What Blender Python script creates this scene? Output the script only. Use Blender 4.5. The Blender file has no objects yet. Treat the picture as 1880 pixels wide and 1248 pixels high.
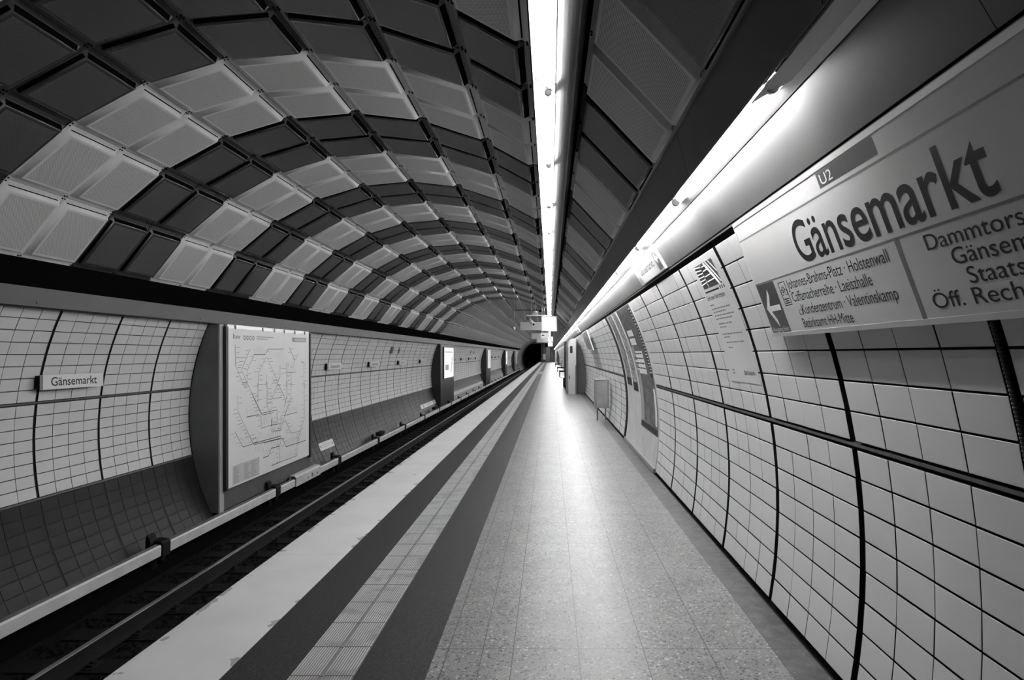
import bpy, math, random
from mathutils import Matrix, Vector
SC = bpy.context.scene
COL = SC.collection
rnd = random.Random(7)

# ------------------------------------------------------------------ camera
cam_data = bpy.data.cameras.new('camera')
cam_data.sensor_width = 36.0
cam_data.lens = 36.0 * 1230.0 / 1880.0
cam_data.shift_x = -70.0 / 1880.0
cam_data.shift_y = 26.0 / 1880.0
cam_data.clip_start = 0.05
cam_data.clip_end = 400
cam = bpy.data.objects.new('camera', cam_data)
cam.location = (0, 0, 1.5)
cam.rotation_euler = (math.radians(90), 0, 0)
COL.objects.link(cam)
SC.camera = cam
# ------------------------------------------------------------------ world and exposure
world = bpy.data.worlds.new('world')
world.use_nodes = True
world.node_tree.nodes['Background'].inputs[0].default_value = (0.5, 0.5, 0.5, 1)
world.node_tree.nodes['Background'].inputs[1].default_value = 0.0
SC.world = world
SC.view_settings.view_transform = 'Standard'
SC.view_settings.look = 'None'
SC.view_settings.exposure = 1.2
SC.view_settings.gamma = 1.0
SC.view_settings.use_curve_mapping = False
TUBE_CEIL = 37.0      # light given off by the tubes over the platform
TUBE_CORNICE = 74.0   # and by the tubes in the cornice
TUBE_FAR = 1.0

# ------------------------------------------------------------------ scale: sections are set out in eye heights (1.5 m), lengths in 3 m bays
H = 1.5
B = 3.0
def V(x, y, z): return (H * x, B * y, H + H * z)
CX, CZ, R = -1.315 * H, H - 0.61 * H, 2.23 * H
def arc(side, elev, r=R): return (CX + side * r * math.cos(elev), CZ + r * math.sin(elev))
def elev_of(z): return math.asin((z + 0.61) / 2.23)          # z in eye heights from the eye

# ------------------------------------------------------------------ materials
def new_mat(name):
    m = bpy.data.materials.new(name)
    m.use_nodes = True
    return m, m.node_tree, m.node_tree.nodes['Principled BSDF']
def g3(v): return (v, v, v, 1)
def mat(name, v, rough=0.5, metal=0.0, var=0.0, vscale=6.0, bump=0.0, bscale=60.0, spec=0.5, stretch=None):
    m, t, p = new_mat(name)
    p.inputs['Base Color'].default_value = g3(v)
    p.inputs['Roughness'].default_value = rough
    p.inputs['Metallic'].default_value = metal
    p.inputs['Specular IOR Level'].default_value = spec
    N, L = t.nodes, t.links
    if var or bump:
        tc = N.new('ShaderNodeTexCoord')
        src = tc.outputs['Object']
        if stretch:
            mp = N.new('ShaderNodeMapping'); mp.inputs['Scale'].default_value = stretch
            L.new(src, mp.inputs[0]); src = mp.outputs[0]
    if var:
        n = N.new('ShaderNodeTexNoise'); n.inputs['Scale'].default_value = vscale; n.inputs['Detail'].default_value = 5
        L.new(src, n.inputs['Vector'])
        r = N.new('ShaderNodeMapRange')
        r.inputs['From Min'].default_value = 0.3; r.inputs['From Max'].default_value = 0.7
        r.inputs['To Min'].default_value = v * (1 - var); r.inputs['To Max'].default_value = v * (1 + var)
        L.new(n.outputs['Fac'], r.inputs['Value']); L.new(r.outputs[0], p.inputs['Base Color'])
    if bump:
        n2 = N.new('ShaderNodeTexNoise'); n2.inputs['Scale'].default_value = bscale; n2.inputs['Detail'].default_value = 4
        L.new(src, n2.inputs['Vector'])
        b = N.new('ShaderNodeBump'); b.inputs['Strength'].default_value = bump; b.inputs['Distance'].default_value = 0.01
        L.new(n2.outputs['Fac'], b.inputs['Height']); L.new(b.outputs[0], p.inputs['Normal'])
    return m
def emit(name, strength, v=1.0):
    m = bpy.data.materials.new(name); m.use_nodes = True
    t = m.node_tree; t.nodes.remove(t.nodes['Principled BSDF'])
    e = t.nodes.new('ShaderNodeEmission'); e.inputs[0].default_value = g3(v); e.inputs[1].default_value = strength
    t.links.new(e.outputs[0], t.nodes['Material Output'].inputs[0])
    return m
class Nodes:
    """small helper for arithmetic in a node tree"""
    def __init__(s, t): s.N, s.L = t.nodes, t.links
    def m(s, op, a, b=None, c=None):
        n = s.N.new('ShaderNodeMath'); n.operation = op
        for i, q in enumerate((a, b, c)):
            if q is None: continue
            if isinstance(q, (int, float)): n.inputs[i].default_value = q
            else: s.L.new(q, n.inputs[i])
        return n.outputs[0]
    def mix(s, f, a, b):
        n = s.N.new('ShaderNodeMix'); n.data_type = 'FLOAT'
        for i, q in ((0, f), (2, a), (3, b)):
            if isinstance(q, (int, float)): n.inputs[i].default_value = q
            else: s.L.new(q, n.inputs[i])
        return n.outputs[0]
    def line(s, coord, at, pitch, width):                    # 1 on a joint of that width
        f = s.m('FRACT', s.m('DIVIDE', s.m('SUBTRACT', coord, at - pitch / 2), pitch))
        return s.m('LESS_THAN', s.m('ABSOLUTE', s.m('SUBTRACT', f, 0.5)), width / 2 / pitch)
    def noise(s, vec, scale, detail=4):
        n = s.N.new('ShaderNodeTexNoise'); n.inputs['Scale'].default_value = scale; n.inputs['Detail'].default_value = detail
        s.L.new(vec, n.inputs['Vector']); return n.outputs['Fac']
    def ramp(s, v, lo, hi, a, b):
        n = s.N.new('ShaderNodeMapRange')
        for i, q in enumerate((lo, hi, a, b)): n.inputs[i + 1].default_value = q
        s.L.new(v, n.inputs[0]); return n.outputs[0]

def terrazzo():
    m, t, p = new_mat('terrazzo'); k = Nodes(t); N, L = k.N, k.L
    tc = N.new('ShaderNodeTexCoord'); ob = tc.outputs['Object']
    sx = N.new('ShaderNodeSeparateXYZ'); L.new(ob, sx.inputs[0])
    col = None
    base = k.ramp(k.noise(ob, 3.0), 0.3, 0.7, 0.15, 0.20)
    for scale, rlo, dark, light, keep in ((110, 0.34, 0.004, 0.34, 0.30), (70, 0.32, 0.005, 0.36, 0.52)):
        vo = N.new('ShaderNodeTexVoronoi'); vo.inputs['Scale'].default_value = scale
        L.new(ob, vo.inputs['Vector'])
        sp = N.new('ShaderNodeSeparateColor'); L.new(vo.outputs['Color'], sp.inputs[0])
        chip = k.m('LESS_THAN', vo.outputs['Distance'], k.m('MULTIPLY', sp.outputs[2], 0.62))
        chip = k.m('MULTIPLY', chip, k.m('GREATER_THAN', sp.outputs[0], keep))
        tone = k.mix(k.m('GREATER_THAN', sp.outputs[1], 0.76), k.m('MULTIPLY_ADD', sp.outputs[1], 0.13, dark), light)
        base = k.mix(k.m('MULTIPLY', chip, 0.85), base, tone)
    jx = k.m('MAXIMUM', k.line(sx.outputs[0], 0.143, 0.3295, 0.0050), k.m('LESS_THAN', k.m('ABSOLUTE', k.m('ADD', sx.outputs[0], 0.341)), 0.002))
    jy = k.line(sx.outputs[1], 3.414, 0.3186, 0.0045)
    jy2 = k.line(sx.outputs[1], 7.236, 0.3186 * 6, 0.0080)
    base = k.mix(k.m('MULTIPLY', jx, 0.9), base, 0.03)
    base = k.mix(k.m('MULTIPLY', jy, 0.45), base, 0.06)
    base = k.mix(k.m('MULTIPLY', jy2, 0.7), base, 0.05)
    # worn, dirty strip along the foot of the wall
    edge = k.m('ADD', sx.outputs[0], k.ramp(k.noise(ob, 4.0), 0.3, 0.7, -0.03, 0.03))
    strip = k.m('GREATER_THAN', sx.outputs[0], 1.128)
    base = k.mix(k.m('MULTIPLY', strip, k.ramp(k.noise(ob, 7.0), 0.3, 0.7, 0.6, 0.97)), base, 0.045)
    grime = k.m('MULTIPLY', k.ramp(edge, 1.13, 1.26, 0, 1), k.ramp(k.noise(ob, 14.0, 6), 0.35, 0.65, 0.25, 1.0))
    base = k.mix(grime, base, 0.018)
    c = N.new('ShaderNodeCombineColor')
    for i in range(3): L.new(base, c.inputs[i])
    L.new(c.outputs[0], p.inputs['Base Color'])
    L.new(k.ramp(k.noise(ob, 9.0), 0.3, 0.7, 0.34, 0.385), p.inputs['Roughness'])
    p.inputs['Specular IOR Level'].default_value = 0.27
    return m
def paint_edge():
    m, t, p = new_mat('white_edge_paint'); k = Nodes(t); N, L = k.N, k.L
    tc = N.new('ShaderNodeTexCoord'); ob = tc.outputs['Object']
    sx = N.new('ShaderNodeSeparateXYZ'); L.new(ob, sx.inputs[0])
    base = k.ramp(k.noise(ob, 2.0), 0.3, 0.7, 0.55, 0.63)
    x = sx.outputs[0]
    rim = k.m('MAXIMUM', k.ramp(x, -1.95, -2.03, 0, 1), k.ramp(x, -1.60, -1.52, 0, 1))
    chips = k.m('GREATER_THAN', k.m('ADD', k.noise(ob, 5.0, 8), k.m('MULTIPLY', rim, 0.16)), 0.735)
    base = k.mix(k.m('MULTIPLY', chips, 0.75), base, 0.20)
    base = k.mix(k.m('MULTIPLY', k.line(sx.outputs[1], 5.0, 2.4, 0.008), 0.35), base, 0.2)
    c = N.new('ShaderNodeCombineColor')
    for i in range(3): L.new(base, c.inputs[i])
    L.new(c.outputs[0], p.inputs['Base Color'])
    p.inputs['Roughness'].default_value = 0.55
    return m
def speckled():
    m, t, p = new_mat('dark_speckled_band'); k = Nodes(t); N, L = k.N, k.L
    tc = N.new('ShaderNodeTexCoord'); ob = tc.outputs['Object']
    f = k.noise(ob, 160.0, 3)
    p.inputs['Specular IOR Level'].default_value = 0.22
    base = k.ramp(f, 0.35, 0.75, 0.010, 0.046)
    c = N.new('ShaderNodeCombineColor')
    for i in range(3): L.new(base, c.inputs[i])
    L.new(c.outputs[0], p.inputs['Base Color'])
    p.inputs['Roughness'].default_value = 0.6
    return m
def tactile():
    m, t, p = new_mat('ribbed_guide_paving'); k = Nodes(t); N, L = k.N, k.L
    tc = N.new('ShaderNodeTexCoord'); ob = tc.outputs['Object']
    sx = N.new('ShaderNodeSeparateXYZ'); L.new(ob, sx.inputs[0])
    base = k.ramp(k.noise(ob, 3.0), 0.3, 0.7, 0.36, 0.46)
    base = k.mix(k.m('GREATER_THAN', sx.outputs[2], 0.0085), 0.13, base)          # low parts darker than the rib tops
    stain = k.m('MULTIPLY', k.ramp(k.noise(ob, 5.0, 6), 0.54, 0.64, 0, 1), 0.6)
    base = k.mix(stain, base, 0.16)
    base = k.mix(k.line(sx.outputs[1], 3.108, 0.3075, 0.010), base, 0.03)
    c = N.new('ShaderNodeCombineColor')
    for i in range(3): L.new(base, c.inputs[i])
    L.new(c.outputs[0], p.inputs['Base Color'])
    p.inputs['Roughness'].default_value = 0.55
    return m
def perforated(name, metal_v, hole_v, rough):
    """sheet metal with rows of punched slots; UV is in metres"""
    m, t, p = new_mat(name); k = Nodes(t); N, L = k.N, k.L
    tc = N.new('ShaderNodeTexCoord')
    sx = N.new('ShaderNodeSeparateXYZ'); L.new(tc.outputs['UV'], sx.inputs[0])
    def band(c, pitch, duty, off=None):
        q = k.m('DIVIDE', c, pitch)
        if off is not None: q = k.m('ADD', q, off)
        return k.m('LESS_THAN', k.m('FRACT', q), duty)
    row = k.m('FLOOR', k.m('DIVIDE', sx.outputs[0], 0.0090))
    hole = k.m('MULTIPLY', band(sx.outputs[0], 0.0090, 0.56), band(sx.outputs[1], 0.0165, 0.72, k.m('MULTIPLY', row, 0.5)))
    base = k.mix(hole, metal_v, hole_v)
    c = N.new('ShaderNodeCombineColor')
    for i in range(3): L.new(base, c.inputs[i])
    L.new(c.outputs[0], p.inputs['Base Color'])
    p.inputs['Roughness'].default_value = rough
    return m
def artwork(name, seed, lo, hi, scale, contrast=0.22):
    """an abstract printed picture: soft blotches and strokes"""
    m, t, p = new_mat(name); k = Nodes(t); N, L = k.N, k.L
    tc = N.new('ShaderNodeTexCoord')
    mp = N.new('ShaderNodeMapping'); mp.inputs['Location'].default_value = (seed * 3.1, seed * 1.7, seed); mp.inputs['Scale'].default_value = (1, 0.8, 1.2)
    L.new(tc.outputs['Object'], mp.inputs[0])
    n = N.new('ShaderNodeTexNoise'); n.inputs['Scale'].default_value = scale; n.inputs['Detail'].default_value = 8; n.inputs['Distortion'].default_value = 1.6
    L.new(mp.outputs[0], n.inputs['Vector'])
    base = k.ramp(n.outputs['Fac'], 0.5 - contrast, 0.5 + contrast, lo, hi)
    c = N.new('ShaderNodeCombineColor')
    for i in range(3): L.new(base, c.inputs[i])
    L.new(c.outputs[0], p.inputs['Base Color'])
    p.inputs['Roughness'].default_value = 0.35
    return m

M = dict(
    terrazzo=terrazzo(), edge=paint_edge(), band=speckled(), guide=tactile(),
    black=mat('black', 0.006, 0.7, spec=0.15), void=mat('tunnel_black', 0.004, 1.0, spec=0.0),
    tile=mat('glazed_white_tile', 0.61, 0.30, var=0.05, vscale=1.5, spec=0.4),
    tile_left=mat('glazed_pale_tile', 0.55, 0.32, var=0.05, vscale=1.5, spec=0.35),
    tile_dark=mat('glazed_dark_tile', 0.014, 0.42, var=0.18, vscale=2.5, spec=0.13),
    grout=mat('dark_joint', 0.010, 0.9, spec=0.1), grout_left=mat('grey_joint', 0.024, 0.8, spec=0.15, var=0.3, vscale=8),
    joint_strip=mat('joint_strip', 0.085, 0.55, var=0.35, vscale=18),
    panel_light=mat('light_panel_metal', 0.54, 0.40), panel_dark=mat('dark_panel_metal', 0.040, 0.25),
    perf_light=perforated('light_perforated_metal', 0.58, 0.10, 0.45), perf_dark=perforated('dark_perforated_metal', 0.088, 0.010, 0.42),
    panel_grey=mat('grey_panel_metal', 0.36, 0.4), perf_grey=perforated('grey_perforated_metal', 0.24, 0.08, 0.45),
    paper_grey=mat('pale_grey_print', 0.50, 0.5), dust=mat('dusty_cover_top', 0.13, 0.7, var=0.2, vscale=6),
    ink_soft=mat('soft_ink', 0.21, 0.5),
    slot=mat('dark_slot', 0.003, 1.0, spec=0.0),
    sheet=mat('dark_sheet_metal', 0.055, 0.35, metal=0.3, var=0.12, vscale=4), shine=mat('brushed_cornice_metal', 0.075, 0.45, metal=0.1, var=0.06, vscale=3, spec=0.45),
    fascia=mat('grey_fascia', 0.046, 0.5, var=0.06, vscale=2), white=mat('white_enamel', 0.80, 0.4), greymetal=mat('grey_metal', 0.26, 0.4, metal=0.5),
    steel=mat('brushed_steel', 0.42, 0.32, metal=0.85, var=0.12, vscale=9), rail=mat('worn_rail_steel', 0.34, 0.4, metal=0.9, var=0.25, vscale=30, stretch=(1, 0.05, 1)),
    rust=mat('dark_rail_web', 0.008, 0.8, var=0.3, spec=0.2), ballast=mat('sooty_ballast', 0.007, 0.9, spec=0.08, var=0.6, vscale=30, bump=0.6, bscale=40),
    sleeper=mat('dark_timber', 0.007, 0.8, spec=0.1, var=0.4, vscale=20), cover=mat('cream_rail_cover', 0.52, 0.5, var=0.12, vscale=4),
    pier=mat('grey_pier_sheet', 0.090, 0.42, var=0.14, vscale=2.5), pier_dark=mat('black_pier_sheet', 0.012, 0.5), pier_trim=mat('pale_pier_trim', 0.34, 0.45),
    paper=mat('poster_paper', 0.70, 0.5, var=0.03, vscale=2), sign=mat('white_sign_face', 0.62, 0.22, spec=0.5), ink=mat('black_ink', 0.004, 0.5, spec=0.25), ink_grey=mat('grey_ink', 0.16, 0.5), ink_mid=mat('pale_ink', 0.30, 0.5),
    field=mat('dark_sign_field', 0.055, 0.3), alu=mat('pale_aluminium', 0.62, 0.35, metal=0.4), plate=mat('enamel_plate', 0.55, 0.4),
    board=mat('smooth_pale_board', 0.50, 0.45, var=0.12, vscale=3), hose=mat('black_hose', 0.015, 0.45), concrete=mat('dark_concrete', 0.05, 0.8, var=0.3, vscale=3),
    vault=mat('far_vault_grey', 0.10, 0.7, var=0.2, vscale=1), tube=emit('tube_light', TUBE_CEIL), tube_cornice=emit('cornice_tube_light', TUBE_CORNICE),
    lit=emit('lit_sign_face', 0.45), lit_soft=emit('lit_poster_face', 0.30), lit_dim=emit('dim_display_face', 0.16), screen=mat('dark_screen', 0.01, 0.15),
    hanging=mat('pale_grey_board', 0.42, 0.4), art_a=artwork('poster_print_dark', 1, 0.004, 0.12, 7.0, 0.12), art_b=artwork('poster_print_mid', 2, 0.008, 0.38, 8.0, 0.11), art_c=artwork('poster_print_pale', 3, 0.012, 0.48, 9.0, 0.11), art_d=artwork('dark_poster_edge', 4, 0.01, 0.10, 9.0),
)

# ------------------------------------------------------------------ mesh building
class MB:
    def __init__(s): s.v, s.f, s.mi, s.uv, s.sm = [], [], [], {}, set()
    def quad(s, a, b, c, d, mi=0, uv=None):
        n = len(s.v); s.v += [tuple(a), tuple(b), tuple(c), tuple(d)]
        if uv: s.uv[len(s.f)] = uv
        s.f.append((n, n + 1, n + 2, n + 3)); s.mi.append(mi)
    def poly(s, pts, mi=0):
        n = len(s.v); s.v += [tuple(p) for p in pts]; s.f.append(tuple(range(n, n + len(pts)))); s.mi.append(mi)
    def box(s, x0, x1, y0, y1, z0, z1, mi=0):
        n = len(s.v)
        s.v += [(x0, y0, z0), (x1, y0, z0), (x1, y1, z0), (x0, y1, z0), (x0, y0, z1), (x1, y0, z1), (x1, y1, z1), (x0, y1, z1)]
        for q in ((0, 3, 2, 1), (4, 5, 6, 7), (0, 1, 5, 4), (1, 2, 6, 5), (2, 3, 7, 6), (3, 0, 4, 7)):
            s.f.append(tuple(n + i for i in q)); s.mi.append(mi)
    def obox(s, c, ax, ay, az, mi=0):                     # box from centre and three half-axis vectors
        c, ax, ay, az = Vector(c), Vector(ax), Vector(ay), Vector(az); n = len(s.v)
        for k in (-1, 1):
            for i, j in ((-1, -1), (1, -1), (1, 1), (-1, 1)): s.v.append(tuple(c + i * ax + j * ay + k * az))
        for q in ((0, 3, 2, 1), (4, 5, 6, 7), (0, 1, 5, 4), (1, 2, 6, 5), (2, 3, 7, 6), (3, 0, 4, 7)):
            s.f.append(tuple(n + i for i in q)); s.mi.append(mi)
    def prism(s, prof, y0, y1, mi=0, caps=True, closed=True):   # profile of (x, z) swept along y
        n, k = len(s.v), len(prof)
        s.v += [(x, y0, z) for x, z in prof] + [(x, y1, z) for x, z in prof]
        for i in range(k if closed else k - 1):
            j = (i + 1) % k; s.f.append((n + i, n + j, n + k + j, n + k + i)); s.mi.append(mi)
        if caps and closed:
            s.f.append(tuple(n + i for i in range(k))[::-1]); s.mi.append(mi)
            s.f.append(tuple(n + k + i for i in range(k))); s.mi.append(mi)
    def cyl(s, p0, p1, r, seg=10, mi=0, r1=None, caps=True):
        p0, p1 = Vector(p0), Vector(p1); d = (p1 - p0).normalized()
        a = d.orthogonal().normalized(); b = d.cross(a); n = len(s.v); r1 = r if r1 is None else r1
        for p, q in ((p0, r), (p1, r1)):
            for i in range(seg):
                t = 2 * math.pi * i / seg; s.v.append(tuple(p + q * (math.cos(t) * a + math.sin(t) * b)))
        for i in range(seg):
            j = (i + 1) % seg; s.sm.add(len(s.f)); s.f.append((n + i, n + j, n + seg + j, n + seg + i)); s.mi.append(mi)
        if caps:
            s.f.append(tuple(n + i for i in range(seg))[::-1]); s.mi.append(mi)
            s.f.append(tuple(n + seg + i for i in range(seg))); s.mi.append(mi)
    def tubepath(s, pts, r, seg=8, mi=0):
        for a, b in zip(pts, pts[1:]): s.cyl(a, b, r, seg, mi)
    def mesh(s, name, mats, fix=True):
        me = bpy.data.meshes.new(name); me.from_pydata(s.v, [], s.f)
        for m in mats: me.materials.append(m)
        me.polygons.foreach_set('material_index', s.mi)
        if s.uv:
            ul = me.uv_layers.new(name='UVMap')
            for fi, uvs in s.uv.items():
                for li, u in zip(me.polygons[fi].loop_indices, uvs): ul.data[li].uv = u
        if s.sm:
            for i in s.sm: me.polygons[i].use_smooth = True
        me.update()
        if fix:
            import bmesh
            bm = bmesh.new(); bm.from_mesh(me); bmesh.ops.recalc_face_normals(bm, faces=bm.faces); bm.to_mesh(me); bm.free()
        return me
    def build(s, name, m, parent=None, fix=True):
        o = bpy.data.objects.new(name, s.mesh(name, m if isinstance(m, (list, tuple)) else [m], fix)); COL.objects.link(o)
        if parent: attach(o, parent)
        return o
def attach(o, parent):
    o.parent = parent
    mw = Matrix.Translation(parent.location) @ parent.rotation_euler.to_matrix().to_4x4()
    o.matrix_parent_inverse = mw.inverted()
def thing(name, label, cat, loc=(0, 0, 0), group=None):
    o = bpy.data.objects.new(name, None); o.empty_display_size = 0.1; COL.objects.link(o); o.location = loc
    return tag(o, label, cat, group)
def tag(o, label, cat, group=None, kind=None):
    o['label'] = label; o['category'] = cat
    if group: o['group'] = group
    if kind: o['kind'] = kind
    return o
def struct(o, label=None, cat=None):
    o['kind'] = 'structure'
    if label: o['label'] = label
    if cat: o['category'] = cat
    return o
def copy_tree(o, **kw):
    c = o.copy(); COL.objects.link(c)
    for ch in o.children:
        d = ch.copy(); COL.objects.link(d); d.parent = c; d.matrix_parent_inverse = ch.matrix_parent_inverse
    return c
ONES = 'first second third fourth fifth sixth seventh eighth ninth tenth eleventh twelfth thirteenth fourteenth fifteenth sixteenth seventeenth eighteenth nineteenth'.split()
TENS = {2: 'twent', 3: 'thirt', 4: 'fort', 5: 'fift', 6: 'sixt', 7: 'sevent', 8: 'eight', 9: 'ninet'}
def nth(n):
    if n < 20: return ONES[n - 1]
    t, u = divmod(n, 10)
    return TENS[t] + 'ieth' if u == 0 else TENS[t] + 'y-' + ONES[u - 1]

# text turned into flat letter meshes: laid out from a left end, fitted to a length and a capital height
def text(body, origin, along, up, length, cap, m, parent, name='lettering', bold=0.0, centre=False, right=False, fit=True, lift=0.0003):
    cu = bpy.data.curves.new('lettering', 'FONT'); cu.body = body; cu.size = 1.0; cu.offset = bold; cu.resolution_u = 9; cu.fill_mode = 'FRONT'
    o = bpy.data.objects.new('lettering', cu); COL.objects.link(o)
    bpy.context.view_layer.update()
    dg = bpy.context.evaluated_depsgraph_get()
    me = bpy.data.meshes.new_from_object(o.evaluated_get(dg), depsgraph=dg)
    bpy.data.objects.remove(o); bpy.data.curves.remove(cu)
    xs = [v.co.x for v in me.vertices]; x0, x1 = min(xs), max(xs)
    sy = cap / 0.70
    sx = length / (x1 - x0) if fit else sy * (length or 1.0)
    along, up = Vector(along).normalized(), Vector(up).normalized(); nrm = along.cross(up)
    off = 0 if not (centre or right) else (-0.5 if centre else -1.0) * (x1 - x0) * sx
    for v in me.vertices:
        p = Vector(origin) + along * ((v.co.x - x0) * sx + off) + up * (v.co.y * sy) + nrm * lift
        v.co = p
    me.materials.clear(); me.materials.append(m)
    for pg in me.polygons: pg.use_smooth = False; pg.material_index = 0
    ob = bpy.data.objects.new(name, me); COL.objects.link(ob)
    attach(ob, parent)
    return ob

Y0, Y1 = -2.4, 49.0 * B          # the length of platform that is built
YV = 36.0 * B                    # end of the panelled vault

# ================================================================== platform floor
FX0, FX1 = -1.35 * H, 0.868 * H
f = MB(); f.box(FX0, FX1, Y0, Y1, -1.35, 0.0)
struct(f.build('floor', M['terrazzo']), 'speckled terrazzo platform floor', 'floor')
f = MB(); f.box(FX0 - 0.03, -1.016 * H, Y0, Y1, -0.09, 0.004)
struct(f.build('trim_1', M['edge']), 'white painted platform edge stripe', 'platform edge')
YP0, YP1 = 16.6 * B, 19.4 * B
for n, (a, b, y0, y1) in enumerate(((-1.016, -0.805, Y0, Y1), (-0.608, -0.385, Y0, YP0), (-0.608, -0.385, YP1, Y1))):
    f = MB(); f.box(a * H + 0.0005, b * H, y0, y1, -0.02, 0.003)
    struct(f.build('trim_%d' % (n + 2), M['band']), ['dark speckled band between white edge and ribbed strip', 'dark speckled band between ribbed strip and terrazzo', 'far dark speckled band beyond the pale crossing patch'][n], 'floor band')
f = MB()
prof = [(-0.805 * H, -0.02), (-0.805 * H, 0.005)]
for c in range(2):
    x0, x1 = ((-0.805, -0.7125), (-0.7005, -0.608))[c]
    n = 11; w = (x1 - x0) * H / n
    for i in range(n):
        a = x0 * H + i * w
        prof += [(a + 0.08 * w, 0.005), (a + 0.22 * w, 0.010), (a + 0.70 * w, 0.010), (a + 0.84 * w, 0.005)]
    prof += [(x1 * H, 0.005)]
prof += [(-0.608 * H, -0.02)]
f.prism(prof, Y0, Y1)
struct(f.build('trim_5', M['guide']), 'pale ribbed guide paving strip along the platform', 'guide paving')
f = MB(); f.box(-0.606 * H, -0.385 * H, YP0 + 0.01, YP1 - 0.01, -0.02, 0.0035)
struct(f.build('trim_6', M['guide']), 'pale crossing patch of guide paving far along the platform', 'guide paving')
# gutter at the foot of the wall
f = MB(); f.box(FX1 + 0.001, 0.93 * H, Y0, Y1, -0.3, -0.03)
struct(f.build('baseboard_right', M['black']), 'dark gutter along the foot of the tiled wall', 'gutter')

# ================================================================== tiled walls
def tiles(mb, side, e0, e1, rows, y_start, pitch, cols, k0, k1, ring_gap, v_gap, h_gap, edge=0.0012, thick=0.022, skip=None, r=R, mi=0):
    de = (e1 - e0) / rows
    for k in range(k0, k1):
        ya, yb = y_start + pitch * k + ring_gap / 2, y_start + pitch * (k + 1) - ring_gap / 2
        if skip and skip(ya, yb): continue
        w = (yb - ya) / cols
        for c in range(cols):
            y0, y1 = ya + c * w + (v_gap / 2 if c else 0), ya + (c + 1) * w - (v_gap / 2 if c < cols - 1 else 0)
            for q in range(rows):
                a0 = e0 + q * de + (h_gap / 2 / r); a1 = e0 + (q + 1) * de - (h_gap / 2 / r)
                wob = rnd.uniform(-0.0012, 0.0012)
                ea = edge / r
                lo = [(*arc(side, a, r + thick), y) for a, y in ((a0, y0), (a0, y1), (a1, y1), (a1, y0))]
                mid = [(*arc(side, a, r + 0.0010 + wob), y) for a, y in ((a0, y0), (a0, y1), (a1, y1), (a1, y0))]
                hi = [(*arc(side, a, r + wob), y) for a, y in ((a0 + ea, y0 + edge), (a0 + ea, y1 - edge), (a1 - ea, y1 - edge), (a1 - ea, y0 + edge))]
                n = len(mb.v)
                mb.v += [(p[0], p[2], p[1]) for p in lo + mid + hi]
                mb.f.append((n + 8, n + 9, n + 10, n + 11)); mb.mi.append(mi)
                for i in range(4):
                    j = (i + 1) % 4
                    mb.f.append((n + i, n + j, n + 4 + j, n + 4 + i)); mb.mi.append(0)
                    mb.f.append((n + 4 + i, n + 4 + j, n + 8 + j, n + 8 + i)); mb.mi.append(mi)
def shell(mb, side, e0, e1, y0, y1, r, seg=24, mi=0):
    pts = [arc(side, e0 + (e1 - e0) * i / seg, r) for i in range(seg + 1)] + [arc(side, e1 - (e1 - e0) * i / seg, r + 0.1) for i in range(seg + 1)]
    mb.prism(pts, y0, y1, mi)
E = elev_of
RJ_LO, RJ_HI = E(-0.277), E(-0.254)
R_TOP, R_BOT = E(0.432), E(-0.985)
RING = 0.367 * B
BOARD0, BOARD1 = 2.815 * B, 3.916 * B           # smooth board with the posters
wr = MB()
shell(wr, 1, E(-1.15), E(0.50), Y0, Y1, R + 0.022)
rt = MB()
skipb = lambda a, b: b > BOARD0 + 0.05 and a < BOARD1 - 0.05
KR = int((Y1 - 0.98 * B) / RING)
tiles(wr, 1, R_BOT, RJ_LO, 8, 0.98 * B, RING, 4, -4, KR, 0.056, 0.0065, 0.0085, skip=skipb, mi=1)
tiles(wr, 1, RJ_HI, R_TOP, 8, 0.98 * B, RING, 4, -4, KR, 0.056, 0.0065, 0.0085, skip=skipb, mi=1)
shell(wr, 1, RJ_LO + 0.003, RJ_HI - 0.003, Y0, Y1, R + 0.004, 2, mi=2)
wall_right = struct(wr.build('wall_right', [M['grout'], M['tile'], M['joint_strip']]), 'curved wall of square pale tiles beside the platform', 'wall')

LJ_LO, LJ_HI = E(-0.345), E(-0.326)
L_TOP, L_MID, L_MID2, L_BOT = E(0.308), E(-0.985), E(-1.005), E(-1.60)
LRING = 0.33 * B
wl = MB()
shell(wl, -1, E(-1.58), E(0.42), Y0, YV, R + 0.020)
shell(wl, -1, E(-2.0), E(-1.58), Y0, YV, R + 0.020, 8, mi=4)
KL = int((YV - 2.30 * B) / LRING)
for a, b, n, mi in ((LJ_HI, L_TOP, 8, 1), (L_MID, LJ_LO, 8, 1), (L_BOT, L_MID2, 7, 2)):
    tiles(wl, -1, a, b, n, 2.30 * B, LRING, 4, -8, KL, 0.040, 0.006, 0.008, mi=mi)
shell(wl, -1, L_BOT, L_MID2, Y0, YV, R + 0.004, 12, mi=0)
shell(wl, -1, LJ_LO + 0.002, LJ_HI - 0.002, Y0, YV, R + 0.008, 2, mi=3)
shell(wl, -1, L_MID2 + 0.002, L_MID - 0.002, Y0, YV, R + 0.008, 2, mi=3)
wall_left = struct(wl.build('wall_left', [M['grout_left'], M['tile_left'], M['tile_dark'], M['joint_strip'], M['void']]), 'curved wall across the track, pale tiles above dark tiles', 'wall')

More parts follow.
